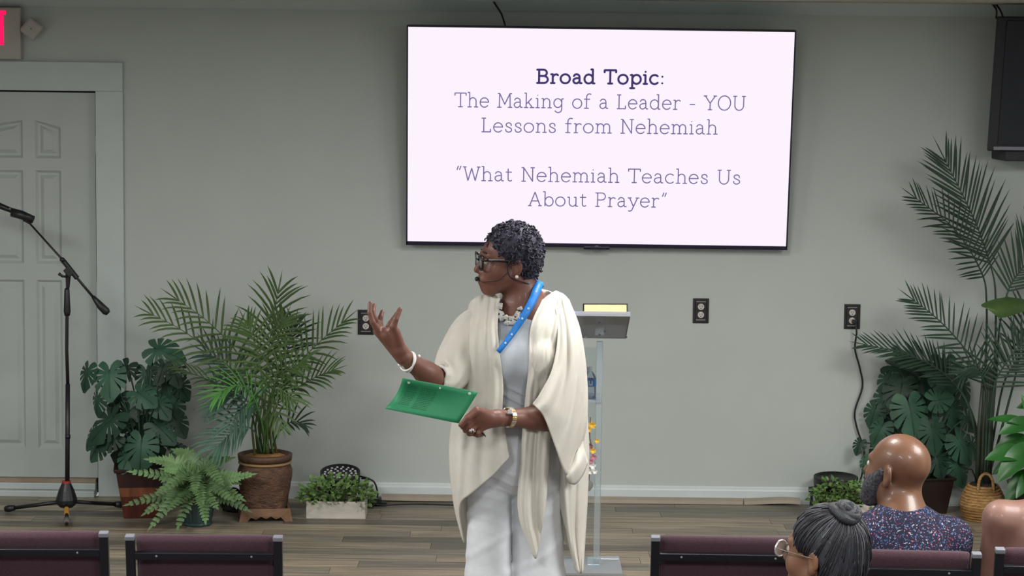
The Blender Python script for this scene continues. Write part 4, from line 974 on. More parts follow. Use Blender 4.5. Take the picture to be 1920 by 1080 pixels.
# artificial flower spray fixed down the lectern front
fl = thing('flower_spray', P(1108, 850, lyY-.02), 'artificial flower spray of yellow pink and white blossoms on the lectern', 'flowers')
sp_pts = cat([P(1107, 782, lyY-.028), P(1106, 820, lyY-.03), P(1112, 850, lyY-.03), P(1106, 880, lyY-.028), P(1104, 905, lyY-.028)], 16)
MB().tube(sp_pts, .0025, 6).build('stalk', M('brown_stalk', (92, 66, 56), .7), fl, smooth=True)
MY_, MPk, MW = M('yellow_petal', (224, 178, 60), .6, var=.1), M('pink_petal', (176, 112, 128), .6, var=.1), M('white_petal', (226, 226, 222), .6, var=.05)
rr3 = random.Random(4)
for (px, py, mt, r) in ((1110, 797, MY_, 9), (1104, 805, MY_, 7), (1119, 826, MY_, 6), (1112, 845, MY_, 7), (1106, 836, M('rust_petal', (132, 78, 66), .6), 7), (1113, 857, MPk, 8), (1108, 865, MPk, 6), (1111, 874, MW, 8), (1105, 884, MW, 7), (1115, 884, MW, 6)):
    c = P(px, py, lyY-.036-rr3.random()*.01); b = MB()
    for j in range(5):
        a = 2*PI*j/5+rr3.random(); d = Vector((math.cos(a), -.35, math.sin(a))); blade(b, c, c+d.normalized()*r/sL, r*.85/sL, (0, -1, 0), arch=.12, fold=.3, n=4)
    b.build('blossom', mt, fl, smooth=True)
blade(MB(), P(1105, 900, lyY-.03), P(1104, 922, lyY-.036), 15/sL, (.2, -1, 0), arch=.05).build('hanging_leaf', M('dull_leaf', (112, 112, 104), .6), fl, smooth=True)

# ------------------------------------------------------------------ burgundy stacking chairs on the hall floor
m_fab = M('burgundy_fabric', (66, 40, 50), .9, var=.18, scale=160, bump=.3, bscale=400, sheen=.1)
m_frm = M('chair_frame', (22, 22, 27), .35, var=.1)
CH = .88
def make_chair():
    o = thing('stacking_chair', (0, 0, 0), '', 'chair', 'burgundy stacking chairs in rows')
    W_ = .53; rec = .15
    def bk_(x, z, dy=0): return Vector((x, -(z-.43)*math.tan(rec)+dy, z))      # back leans to the rear (-y)
    for sg in (-1, 1):
        x = sg*(W_/2-.016)
        b = MB(); a_, c_ = bk_(x, .40), bk_(x, CH-.012)
        b.hexa([a_+Vector((dx, dy, 0)) for dx, dy in ((-.015, -.013), (.015, -.013), (.015, .013), (-.015, .013))], [c_+Vector((dx, dy, 0)) for dx, dy in ((-.015, -.013), (.015, -.013), (.015, .013), (-.015, .013))])
        b.build('post', m_frm, o, bevel=.003)
        b = MB(); b.box(bk_(x, CH-.008), (.032, .030, .016), rotx(rec)); b.build('post_cap', m_grey, o, bevel=.003)
        for (y0, y1, z1) in ((.0, -.09, .40), (.40, .44, .42)):
            MB().hexa([Vector((x+dx, y1+dy, 0)) for dx, dy in ((-.012, -.012), (.012, -.012), (.012, .012), (-.012, .012))], [Vector((x+dx, y0+dy, z1)) for dx, dy in ((-.012, -.012), (.012, -.012), (.012, .012), (-.012, .012))]).build('leg', m_frm, o, bevel=.002)
        MB().box((x, .2, .40), (.022, .42, .022)).build('side_rail', m_frm, o, bevel=.002)
    for z in (CH-.072, .52):
        b = MB(); b.box(bk_(0, z, -.003), (W_-.06, .020, .026), rotx(rec)); br = b.build('cross_bar', m_frm, o, bevel=.002)
        if z > .6:
            for x in (-.16, .16): MB().ell(bk_(x, z, -.014), (.004, .002, .004), 8, 5).build('screw', m_grey, br)
    # padded backrest: rounded top roll and thick cushion in front of the cross bar
    prof = [(.006, .50), (.010, .60), (.010, CH-.06), (.006, CH-.03), (.014, CH-.010), (.030, CH-.004), (.046, CH-.014), (.056, CH-.04), (.060, CH-.2), (.058, .56), (.045, .50)]
    rows = []
    for x, k in ((-W_/2+.034, .0), (-W_/2+.040, .7), (-W_/2+.06, 1), (0, 1), (W_/2-.06, 1), (W_/2-.040, .7), (W_/2-.034, 0)):
        r = []
        for (dy, z) in prof: r.append(bk_(x, z-(1-k)*.006 if z > .7 else z, .006+(dy-.033)*(.55+.45*k)+.033))
        rows.append(r+[r[0]])
    b = MB().grid(rows); n = len(prof)+1; b.f += [tuple(range(n-1)), tuple(range(6*n+n-2, 6*n-1, -1))]
    b.build('backrest', m_fab, o, smooth=True)
    b = MB(); rows = []
    for x, k in ((-W_/2+.02, 0), (-W_/2+.03, .8), (-W_/2+.07, 1), (W_/2-.07, 1), (W_/2-.03, .8), (W_/2-.02, 0)):
        r = [(x, yv, .42+h*k) for yv, h in ((.02, .0), (.03, .055), (.2, .065), (.40, .06), (.455, .03), (.46, .0))]; rows.append(r+[(x, .24, .415), r[0]])
    b.grid(rows); b.build('seat', m_fab, o, smooth=True)
    return o
ch0 = make_chair(); first = [True]
def chair_at(pxl, pxr, pyt, label, dyaw=0):
    """rear top edge spans pxl..pxr at pixel height pyt: solve the distance from the chair's real height"""
    ztop = FL+CH; g = G((pxl+pxr)/2, pyt, ztop)
    c = ch0 if first[0] else dup(ch0); first[0] = False
    rz = dyaw; back = (CH-.43)*math.tan(.15)
    c.location = (g.x-math.sin(rz)*back, g.y+math.cos(rz)*back, FL); c.rotation_euler = (0, 0, rz); c['label'] = label; return c
chair_at(-95, 206, 997, 'burgundy fabric chair in front of the microphone stand', .05)
chair_at(236, 529, 1004, 'empty burgundy fabric chair in front of the palm urn', .02)
chair_at(1217, 1516, 1007, 'burgundy fabric chair partly behind the woman with a hair bun', -.02)
chair_at(1534, 1845, 1033, 'burgundy fabric chair carrying the man in the patterned shirt', -.05)
chair_at(1863, 2170, 1031, 'burgundy fabric chair of the bare-shouldered person', -.06)
# ------------------------------------------------------------------ people
def skin(name, rgb, rough=.5, coat=.1): return M(name, rgb, rough, var=.08, scale=30, attr='tint', sss=.06, coat=coat, bump=.06, bscale=250)
def head_prims(jaw=1.0, neck=True, ears=True, nose=1.0):
    p = [EL((0, .012, .030), (.075, .097, .086), .02), EL((0, -.036, -.02), (.061, .058, .09), .03)]
    for s in (-1, 1):
        p += [RC((s*.048, .002, -.055), (s*.018, -.068, -.098), .024*jaw, .018*jaw, .03), EL((s*.037, -.060, -.034), .026, .03),
              RC((s*.010, -.090, .024), (s*.042, -.076, .026), .010, .009, .018), EL((s*.032, -.098, .004), (.014, .012, .010), .012, -1),
              RC((s*.012, -.098, -.036), (s*.010, -.092, -.036), .0085, .008, .008)]
    p += [EL((0, -.079, -.100), (.020, .018, .017), .025), RC((0, -.090, .012), (0, -.112*nose-.002, -.030), .0085, .0115, .012),
          RC((-.016, -.092, -.061), (.016, -.092, -.061), .0075, k=.008), RC((-.015, -.091, -.074), (.015, -.091, -.074), .0085, k=.008),
          EL((0, -.106, -.0675), (.022, .012, .0018), .004, -1)]
    if ears:
        for s in (-1, 1):
            p += [EL((s*.079, .016, -.010), (.008, .020, .033), .008, rot=rotz(-s*.35)), EL((s*.088, .012, -.006), (.006, .010, .018), .006, -1, rot=rotz(-s*.35)), EL((s*.076, .010, -.036), (.007, .010, .010), .008)]
    if neck: p += [RC((0, .022, -.06), (0, .04, -.19), .056, .060, .03)]
    return p
def head_matrix(c, face, up=(0, 0, 1)):
    f = Vector(face).normalized(); u = Vector(up); u = (u-f*u.dot(f)).normalized(); x = (-f).cross(u) if False else f.cross(u)*-1
    # local axes: -y looks along the face direction, z is up, x = y cross z
    y = -f; x = y.cross(u); m = Matrix((x, y, u)).transposed().to_4x4(); m.translation = Vector(c); return m
def finger(pts, r0, r1, k=.006):
    out = []; n = len(pts)-1
    for i in range(n): out.append(RC(pts[i], pts[i+1], r0+(r1-r0)*i/n, r0+(r1-r0)*(i+1)/n, k if i == 0 else .003))
    return out
# ================================================================== the woman who speaks
WY = -2.95
def W(px, py, d=0.0): return P(px, py, WY+d)
sw = S(WY); R = lambda a: a/sw
gw = W(965, 1290); 
wo = thing('person', (W(965, 900).x, WY, 0), 'standing woman with short dark curly hair and glasses in a cream shawl, gesturing', 'person')
hm = head_matrix(W(953, 487, -.01), (-1, -.20, -.05), (-.04, -.10, 1))
HS = 1.04
hp = place(head_prims(jaw=1.15, neck=False), hm, HS)
body = list(hp)
body += [RC(W(974, 520, .0), W(985, 592, .0), .054, .060, .04), RC(W(985, 555, .02), W(1005, 600, .03), .055, .09, .05)]
tors = [RC(W(918, 612, .02), W(1046, 606, .03), .060, .062, .06), EL(W(978, 650, .0), (.155, .108, .17), .06), EL(W(940, 676, -.085), (.072, .066, .075), .05), EL(W(1005, 676, -.09), (.072, .066, .075), .05),
        EL(W(972, 760, .0), (.145, .112, .16), .06), EL(W(967, 850, .01), (.158, .112, .13), .05)]
legs = [RC(W(922, 880, .01), W(917, 1080, .0), .070, .058, .05), RC(W(917, 1080, .0), W(916, 1262, .03), .056, .040, .03), RC(W(1006, 880, .02), W(1010, 1080, .03), .078, .062, .05), RC(W(1010, 1080, .03), W(1010, 1262, .06), .062, .040, .03)]
feet = []
for px, d in ((914, .03), (1012, .06)):
    h = W(px, 1270, d); feet += [RC((h.x, h.y+.03, .035), (h.x-.01, h.y-.15, .028), .036, .030, .02), RC((h.x, h.y, .03), (h.x, h.y, .12), .038, .04, .02)]
# right arm raised (picture left)
rS, rE, rW = W(900, 618, .02), W(838, 722, -.11), W(757, 669, -.26)
armR = [RC(rS, rE, .056, .044, .03), RC(rE, W(800, 700, -.18), .044, .041, .02), RC(W(800, 700, -.18), rW, .041, .0275, .02)]
armR += [RC(rW, W(722, 628, -.285), .026, .026, .015), RC(rW, W(711, 620, -.26), .024, .022, .015), RC(W(748, 655, -.27), W(728, 628, -.26), .024, .02, .02), RC(W(752, 655, -.28), W(742, 622, -.30), .019, .0155, .012)]
armR += finger([W(712, 628, -.295), W(699, 604, -.31), W(693, 586, -.312), W(694, 568, -.30)], .0125, .0075)
armR += finger([W(713, 622, -.28), W(703, 598, -.285), W(699, 584, -.28), W(702, 572, -.262)], .0125, .0078)
armR += finger([W(716, 622, -.262), W(712, 605, -.27), W(714, 594, -.268), W(717, 584, -.255)], .0125, .0075)
armR += finger([W(724, 624, -.245), W(732, 607, -.235), W(739, 597, -.222), W(744, 588, -.212)], .0125, .0078)
armR += finger([W(746, 640, -.292), W(737, 612, -.315), W(742, 598, -.318), W(750, 580, -.305)], .0165, .0088, .01)
# left arm bent across (picture right), holding the sheet
lS, lE, lW = W(1052, 616, .03), W(1062, 792, -.08), W(932, 784, -.285)
armL = [RC(lS, lE, .058, .046, .03), RC(lE, W(1000, 784, -.18), .046, .041, .02), RC(W(1000, 784, -.18), lW, .041, .0285, .02)]
kn = [W(893, 777, -.345), W(891, 784, -.335), W(894, 793, -.322), W(902, 801, -.308)]
for q_ in kn: armL.append(RC(lW, q_, .023, .0165, .015))
armL += finger([kn[0], W(876, 792, -.352), W(868, 800, -.345), W(872, 803, -.325)], .0125, .009)
armL += finger([kn[1], W(878, 800, -.345), W(873, 807, -.335), W(882, 808, -.312)], .0125, .009)
armL += finger([kn[2], W(884, 808, -.335), W(880, 813, -.322), W(890, 814, -.300)], .0120, .0088)
armL += finger([kn[3], W(896, 812, -.318), W(895, 816, -.305), W(904, 815, -.285)], .0110, .008)
armL += finger([W(915, 776, -.31), W(893, 770, -.362), W(877, 783, -.378), W(864, 797, -.376)], .0165, .0092, .01)
body += tors+legs+feet+armR+armL
body += place([EL((0, -.080, -.066), (.034, .026, .034), .02), RC((-.013, -.100, -.062), (.013, -.100, -.062), .0085, k=.008), RC((-.012, -.098, -.077), (.012, -.098, -.077), .0095, k=.008), EL((0, -.115, -.0695), (.02, .012, .0018), .003, -1)], hm, HS)
Fb = Field(body, .0042)
vs, fs = Fb.mesh()
lip = hm @ (Vector((0, -.102, -.068))*HS)
eyeL = hm @ (Vector((-.031, -.083, .003))*HS); eyeR = hm @ (Vector((.031, -.083, .003))*HS)
spots = [(lip, .020, (.92, .55, .58)), (W(742, 640, -.25), .05, (1.25, 1.1, 1.05)), (W(747, 588, -.30), .02, (1.5, 1.25, 1.2)), (W(701, 590, -.275), .022, (1.25, 1.1, 1.05)), (eyeL, .02, (.75, .72, .72)), (eyeR, .02, (.75, .72, .72))]
m_sk1 = skin('brown_skin', (116, 76, 63), .5, coat=.04)
npobj('body', vs, fs, m_sk1, wo, paint(vs, spots))
def sdf_part(prims, vox, name, mat_, parent, inflate=0.0, subs=(), col=None):
    f_ = Field(prims, vox, inflate)
    for p in subs: f_.apply(p)
    v_, q_ = f_.mesh(); return npobj(name, v_, q_, mat_, parent, col), f_
# tunic, trousers
m_tunic = M('pale_blue_knit', (194, 201, 208), .85, var=.04, scale=40, bump=.15, bscale=400)
m_trs = M('white_linen', (220, 224, 228), .85, var=.04, scale=30, bump=.1, bscale=200)
def creases(f_, fun):
    X, Y, Z = f_.coords(); f_.F += fun(X, Y, Z).astype(np.float32)
neck_cut = [EL(W(958, 545, -.10), (.088, .14, .095), .01, -1), RC(W(980, 520, 0), W(978, 570, .0), .058, .058, .01, -1)]
ft = Field(tors, .005, .009)
zw0, zw1 = W(970, 715).z, W(970, 800).z
creases(ft, lambda X, Y, Z: -.006*np.maximum(0, np.sin((Z+.10*(X-wo.location.x)+.03*np.sin(14*X))*2*PI/.038))*np.clip((zw0-Z)/.02, 0, 1)*np.clip((Z-zw1)/.03, 0, 1)*(Y < WY))
for q_ in neck_cut: ft.apply(q_)
ft.apply(EL(W(967, 1020, .0), (.5, .5, (W(967, 830).z-W(967, 1020).z)), .002, -1))
v_, q_ = ft.mesh(); npobj('tunic', v_, q_, m_tunic, wo)
trl = [EL(W(967, 862, .01), (.176, .134, .14), .05), EL(W(968, 815, .0), (.150, .122, .09), .04), RC(W(919, 890, -.01), W(915, 1080, -.015), .080, .084, .012), RC(W(915, 1080, -.015), W(914, 1266, .0), .084, .098, .02), RC(W(1006, 890, .01), W(1009, 1080, .02), .094, .098, .012), RC(W(1009, 1080, .02), W(1012, 1266, .04), .098, .108, .02)]
ftr = Field(trl, .006)
zc_ = W(960, 850).z; xs_ = W(958, 1000).x
creases(ftr, lambda X, Y, Z: (-.0045*np.maximum(0, np.sin((Z-.35*np.abs(X-xs_)+.012*np.sin(25*X)+.02*np.sin(9*Z))*2*PI/.047))**2*np.exp(-np.abs(Z-zc_+.10)/.10)-.003*np.maximum(0, np.sin((Z-.7*(X-xs_)+.02*np.sin(11*X))*2*PI/.15))**4*np.clip((zc_-.12-Z)/.1, 0, 1))*(Y < WY+.05))
ftr.apply(RC((xs_, WY-.14, .0), (xs_, WY-.17, zc_-.03), .012, .006, .03, -1))
v_, q_ = ftr.mesh(); npobj('trousers', v_, q_, m_trs, wo)
for px, d in ((914, .03), (1012, .06)):
    h = W(px, 1270, d); sdf_part([RC((h.x, h.y+.03, .036), (h.x-.01, h.y-.16, .030), .042, .036, .02), RC((h.x, h.y, .03), (h.x, h.y, .08), .045, .046, .02)], .006, 'shoe', M('beige_shoe', (170, 154, 136), .5), wo)
# front surface lookup used to drape things on the figure
Ff = Field(body+[dict(p, r1=p['r1']+.011, r2=p['r2']+.011) if p['t'] == 'rc' else dict(p, r=tuple(r+.011 for r in p['r'])) for p in tors], .006)
Ft2 = Field(tors, .006, .010); Ftr2 = ftr
def front(px, py, fields, d0=-.45, d1=.1, st=.003):
    d = d0
    while d < d1:
        q_ = W(px, py, d)
        for f_ in fields:
            if f_.val(q_) < 0: return d
        d += st
    return None
# eyes, glasses, ear stud, headset microphone
for e in (eyeL, eyeR): MB().ell(e, .0115*HS, 12, 8).build('eye', M('eye_white', (205, 198, 190), .2), wo, smooth=True)
def HL(x, y, z): return hm @ (Vector((x, y, z))*HS)
for s in (-1, 1): MB().ell(HL(s*.0312, -.0935, .003), (.0035, .0035, .0045), 8, 6).build('iris', M('iris_dark', (30, 20, 16), .1), wo, smooth=True)
m_gf = M('black_glasses', (22, 20, 22), .25)
gl = MB()
for s in (-1, 1):
    cx_, w2, h2 = s*.035, .0295, .0245
    rim = [(cx_+w2*math.copysign(abs(math.cos(a))**.55, math.cos(a)), -.108+.004*abs(math.cos(a)), .002+h2*math.copysign(abs(math.sin(a))**.55, math.sin(a))) for a in np.linspace(0, 2*PI, 25)]
    gl.tube([HL(*q_) for q_ in rim], .0038, 6, cap=False)
    gl.tube([HL(s*.060, -.106, .014), HL(s*.074, -.095, .015), HL(s*.082, -.03, .012), HL(s*.084, .01, .012), HL(s*.083, .028, -.008)], [.0042, .0045, .0042, .0035, .003], 6)
gl.tube([HL(-.010, -.108, .006), HL(0, -.114, .010), HL(.010, -.108, .006)], .003, 6)
glo = gl.build('eyeglasses', m_gf, wo, smooth=True)
for s in (-1, 1):
    b = MB(); b.add([HL(s*.034+.025*math.cos(a), -.107, .002+.019*math.sin(a)) for a in np.arange(16)*PI/8], [tuple(range(16))]); b.build('lens', acrylic('spectacle_lens', alpha=.10) if 'spectacle_lens' not in MATS else MATS['spectacle_lens'], glo)
    MB().tube([HL(s*.078, -.085, .0155+.0035), HL(s*.084, -.03, .0125+.0035)], .0024, 5).build('temple_highlight', M('painted_highlight', (190, 190, 196), .25, metal=.8), glo)  # thin bright rod stands in for the highlight along the temple
MB().ell(HL(.089, .012, -.046), .0065, 12, 8).build('ear_stud', M('pearl', (226, 222, 214), .2, var=.02), wo, smooth=True)
MB().ell(HL(-.089, .012, -.046), .0065, 12, 8).build('ear_stud', M('pearl', (226, 222, 214), .2, var=.02), wo, smooth=True)
hb = MB(); hb.tube(cat([HL(.084, .03, .012), HL(.089, .005, .018), HL(.086, -.016, .004), HL(.082, -.018, -.03), HL(.080, -.004, -.052), HL(.076, .03, -.066), HL(.05, .07, -.085)], 20), .0022, 6)
hb.tube(cat([HL(.082, -.018, -.03), HL(.076, -.055, -.058), HL(.044, -.100, -.066), HL(.030, -.112, -.064)], 12), .0017, 6)
hso = hb.build('headset', m_black, wo, smooth=True)
MB().ell(HL(.014, -.117, -.060), (.008, .008, .009), 12, 8).build('foam_tip', m_black, hso, smooth=True)
MB().tube([HL(s_, -.088-.006*(1-abs(s_)/.05), .036) for s_ in (.014, .03, .046)], [.003, .004, .002], 6).build('eyebrow', M('brow_hair', (40, 30, 28), .8), wo, smooth=True)
MB().tube([HL(-s_, -.088-.006*(1-abs(s_)/.05), .036) for s_ in (.014, .03, .046)], [.003, .004, .002], 6).build('eyebrow', M('brow_hair', (40, 30, 28), .8), wo, smooth=True)
# curly hair: close cap plus many small curls
m_hair = M('grey_flecked_hair', (26, 24, 34), .6, rgb2=(74, 72, 88), scale=55, spec=.3)
cap = place([EL((0, .022, .042), (.086, .100, .088), .01), EL((0, .055, -.01), (.076, .062, .075), .03)], hm, HS)
cut = place([EL((0, -.118, -.012), (.10, .080, .092), .012, -1), EL((.085, -.055, -.03), (.05, .052, .055), .012, -1), EL((-.085, -.055, -.03), (.05, .052, .055), .012, -1), EL((.09, .012, -.028), (.028, .026, .036), .008, -1), EL((-.09, .012, -.028), (.028, .026, .036), .008, -1), EL((0, .0, -.16), (.15, .2, .085), .01, -1)], hm, HS)
fh = Field(cap, .0045)
for q_ in cut: fh.apply(q_)
v_, q_ = fh.mesh(); hair = npobj('hair', v_, q_, m_hair, wo)
rh = random.Random(31); b = MB(); hc = HL(0, .02, .03)
for i in range(620):
    p = Vector(v_[rh.randrange(len(v_))]); n = (p-hc).normalized(); lc_ = hm.inverted() @ p/HS
    if lc_.y < -.07 and lc_.z < .06: continue
    if lc_.z < -.045 and rh.random() < .5: continue
    p = p+n*rh.uniform(-.002, .005); a = n.cross(Vector((rh.gauss(0, 1), rh.gauss(0, 1), rh.gauss(0, 1)))).normalized(); c_ = n.cross(a); rr_ = rh.uniform(.005, .0095)
    ph = rh.uniform(0, 6.28); pts = [p+(a*math.cos(ph+t)+n*math.sin(ph+t)*.8)*rr_+c_*(t*.0016) for t in np.linspace(0, 6.0, 9)]
    b.tube(pts, rh.uniform(.0022, .0034), 5)
b.build('curls', m_hair, hair, smooth=True)
# necklace of square beads, two rows
m_bead = M('silver_bead', (214, 212, 208), .22, metal=.35, var=.2, scale=120); m_bead2 = M('dark_bead', (40, 36, 38), .3)
nk = MB().tube([W(938, 570, -.08), W(944, 600, -.12)], .001, 4)
nko = None
rows_ = [[(939, 566), (937, 578), (940, 588), (947, 594), (955, 597), (964, 595), (971, 588), (975, 579)], [(936, 573), (935, 586), (940, 597), (949, 604), (958, 606), (967, 602), (974, 594)]]
al = []
for r in rows_:
    L_ = cat([(x, y, 0) for x, y in r], 17 if r is rows_[0] else 15)
    for i, q_ in enumerate(L_): al.append((q_[0], q_[1], i))
cord = MB(); dfn = lambda x, y: (front(x, y, (Ff,)) if front(x, y, (Ff,)) is not None else -.12)-.006
cpts = [W(x, y, dfn(x, y)) for x, y, i in al[:17]]; nko = MB().tube(cpts, .002, 5).build('necklace', m_bead2, wo)
cpts2 = [W(x, y, dfn(x, y)) for x, y, i in al[17:]]; MB().tube(cpts2, .002, 5).build('cord', m_bead2, nko)
for x, y, i in al:
    c = W(x, y, dfn(x, y)-.003); b = MB().box(c, (.0175, .011, .0135) if i % 3 else (.008, .009, .009), roty(rh.uniform(-.5, .5)) @ rotz(rh.uniform(-.4, .4))); b.build('bead', m_bead if i % 3 else m_bead2, nko, bevel=.002)
# lanyard strap: round the back of the neck, down across the chest
m_lan = M('blue_lanyard', (28, 122, 204), .5, var=.1, scale=20)
lp = [(1013, 528, .055, 9), (1008, 540, -.01, 11), (1000, 560, None, 10), (988, 583, None, 9.5), (974, 605, None, 8.5), (960, 626, None, 7.5), (946, 645, None, 6.5), (934, 660, None, 6)]
A_, B2 = [], []
pt2 = cat([(x, y, w_) for x, y, d, w_ in lp], 26)
dn = []
for x, y, w_ in pt2:
    f_ = front(x, y, (Ff, Ft2)); dn.append(-.02 if f_ is None else f_-.010)
dn[0:5] = list(np.linspace(.035, dn[5], 5)); dn = [min(dn[max(i-2, 0):i+3])*.5+.5*sum(dn[max(i-2, 0):i+3])/len(dn[max(i-2, 0):i+3]) for i in range(len(dn))]
rowsL = []
for i, (x, y, w_) in enumerate(pt2):
    x2, y2 = pt2[min(i+1, 25)][:2]; x1, y1 = pt2[max(i-1, 0)][:2]; L_ = math.hypot(x2-x1, y2-y1); nx, ny = (y2-y1)/L_, -(x2-x1)/L_
    rowsL.append([W(x+nx*w_*.75, y+ny*w_*.75, dn[i]+.001), W(x, y, dn[i]-.001), W(x-nx*w_*.75, y-ny*w_*.75, dn[i]+.001)])
lan = MB().grid(rowsL); lob = lan.build('lanyard', m_lan, wo, smooth=True, solid=.003)
MB().grid([[W(1013, 528, .05), W(1004, 524, .06)], [W(1020, 538, .06), W(1012, 530, .08)], [W(1008, 545, .12), W(1000, 536, .12)]]).build('back_loop', m_lan, lob, solid=.003)
for i in (5, 10, 13, 18, 21): MB().ell(Vector(rowsL[i][1])+Vector((0, -.003, 0)), (.004, .0012, .004), 8, 5).build('white_dot', M('label_white', (220, 230, 240), .5), lob)
# watch, ring, bracelet
def ringobj(name, c, axis, r, n, size, mats, parent, rootname=None, squash=1):
    Q_ = Vector((0, 0, 1)).rotation_difference(Vector(axis)).to_matrix(); root = None
    for i in range(n):
        a = 2*PI*i/n; p = Vector(c)+Q_ @ Vector((math.cos(a)*r, math.sin(a)*r*squash, 0)); b = MB().box(p, size, Q_ @ rotz(a+PI/2)); m_ = mats[i % len(mats)]
        o = b.build(name if root is None else 'link', m_, parent if root is None else root, bevel=.0015); root = root or o
    return root
m_gold = M('gold_link', (196, 170, 110), .25, metal=.75, var=.1); m_slv = M('silver_link', (206, 204, 198), .25, metal=.7, var=.1)
wa = (lE-lW).normalized(); wp = W(954, 782.5, -.265); ringobj('wristwatch', wp, (W(1000, 784, -.18)-lW).normalized(), .034, 14, (.0135, .006, .019), [m_gold, m_slv], wo)
MB().box(wp+Vector((.004, -.026, .024)), (.020, .006, .020), rotx(-.8)).build('watch_face', m_slv, wo, bevel=.003)
ringobj('ring', W(884, 806.5, -.336), (W(884, 808, -.335)-kn[2]).normalized(), .0122, 10, (.008, .003, .006), [m_slv], wo)
MB().box(W(882, 808, -.352), (.012, .006, .009), roty(.4)).build('ring_stone', m_slv, wo, bevel=.002)
bm = W(767, 679, -.245); bax = (W(800, 700, -.18)-rW).normalized(); Q_ = Vector((0, 0, 1)).rotation_difference(bax+Vector((.15, 0, .15))).to_matrix(); m_brc = M('white_bracelet', (232, 230, 226), .35, var=.03)
brc = None
for k_, (off, tl_) in enumerate(((0, .22), (-.007, -.14))):
    Q2 = Q_ @ rotx(tl_); pts = [bm+bax*off+Q2 @ Vector((math.cos(a)*.036, math.sin(a)*.036, 0)) for a in np.linspace(0, 2*PI, 29)]
    o = MB().tube(pts, .0036, 7, cap=False).build('bracelet' if brc is None else 'bangle', m_brc, wo if brc is None else brc, smooth=True); brc = brc or o
for (px, py, d) in ((749, 684, -.26), (775, 669, -.25), (785, 668, -.23), (779, 672, -.245)): MB().ell(W(px, py, d), .0068, 10, 7).build('charm', m_brc, brc, smooth=True)

# ---------------------------------------------------------------- cream shawl: draped sheets with folds
m_shawl = M('cream_shawl', (216, 212, 201), .9, var=.03, scale=30, bump=.2, bscale=350, sheen=.15)
sh = MB()
def drape(cols, nu, nv, ds, fold=(0, 0, 0), clampf=None, off=.012, dcols=None):
    """cols: list of pixel columns [(px,py)...] top to bottom; ds: depth per column per control"""
    C = []
    for ci, col in enumerate(cols):
        dd = ds[ci]; dd = dd if isinstance(dd, (list, tuple)) else [dd]*len(col)
        C.append(cat([(x, y, d) for (x, y), d in zip(col, dd)], nv))
    G_ = [cat([C[c][j] for c in range(len(cols))], nu) for j in range(nv)]
    rows = []
    for j, r in enumerate(G_):
        v = j/(nv-1); row = []
        for i, (x, y, d) in enumerate(r):
            u = i/(nu-1); am, fq, ph = fold
            d = d+am*(.35+.65*v)*math.sin(2*PI*(fq*u+ph+.12*math.sin(4*v+ph)))+am*.4*math.sin(2*PI*(fq*2.3*u+ph*3+.3*v))
            if clampf is not None:
                f_ = front(x, y, clampf, d0=-.4, d1=.06, st=.006)
                if f_ is not None: d = min(d, f_-off)
            row.append(W(x, y, d))
        rows.append(row)
    sh.grid(rows); return rows
CL = (Ft2, Ftr2)
# left front panel
cA = [[(882, 566), (874, 620), (869, 720), (846, 800), (843, 870), (852, 950), (869, 1018)], [(895, 556), (884, 620), (880, 720), (864, 800), (858, 860), (858, 915), (862, 950)],
      [(911, 551), (904, 620), (904, 720), (894, 790), (888, 845), (884, 885), (884, 925)], [(926, 553), (920, 620), (926, 720), (922, 790), (922, 830), (921, 865), (922, 893)], [(937, 559), (933, 620), (943, 715), (942, 770), (947, 810), (951, 835), (955, 857)]]
dA = [[.03, .0, -.02, -.03, -.03, -.02, .0], [.02, -.08, -.11, -.13, -.13, -.12, -.10], [.02, -.12, -.15, -.165, -.165, -.16, -.155], [.0, -.13, -.165, -.175, -.178, -.178, -.175], [-.04, -.13, -.160, -.17, -.172, -.172, -.172]]
drape(cA, 46, 60, dA, (.009, 1.9, .1), CL)
# right front panel
cB = [[(1017, 562), (995, 612), (991, 690), (984, 760), (977, 850), (972, 960), (1000, 1042)], [(1040, 546), (1022, 620), (1006, 700), (1000, 770), (993, 850), (988, 960), (1006, 1046)],
      [(1050, 550), (1042, 620), (1026, 700), (1015, 780), (1009, 860), (1007, 950), (1012, 1012)], [(1064, 560), (1062, 620), (1046, 700), (1036, 780), (1030, 850), (1026, 910), (1023, 950)]]
dB = [[-.05, -.12, -.165, -.17, -.17, -.165, -.15], [.0, -.12, -.155, -.168, -.17, -.17, -.155], [.02, -.10, -.14, -.155, -.165, -.165, -.155], [.03, -.06, -.11, -.13, -.15, -.155, -.15]]
drape(cB, 40, 64, dB, (.012, 1.7, .35), CL)
# left sleeve, wide batwing hanging from the forearm
cC = [[(1036, 549), (1046, 620), (1036, 690), (1012, 738), (999, 757)], [(1046, 547), (1060, 620), (1058, 695), (1038, 760), (1020, 782)], [(1055, 551), (1074, 620), (1078, 700), (1062, 790), (1041, 838)],
      [(1063, 558), (1083, 618), (1090, 700), (1080, 800), (1062, 890)], [(1068, 566), (1088, 620), (1099, 700), (1098, 790), (1078, 868)], [(1064, 574), (1084, 625), (1098, 700), (1101, 780), (1096, 830)]]
dC = [[.02, -.10, -.18, -.225, -.235], [.02, -.11, -.18, -.235, -.245], [.03, -.09, -.15, -.21, -.235], [.05, -.05, -.09, -.14, -.17], [.08, .02, -.01, -.05, -.07], [.12, .10, .09, .06, .04]]
def clampArm(): pass
drape(cC, 44, 50, dC, (.013, 2.6, .6), (Fb,), .016)
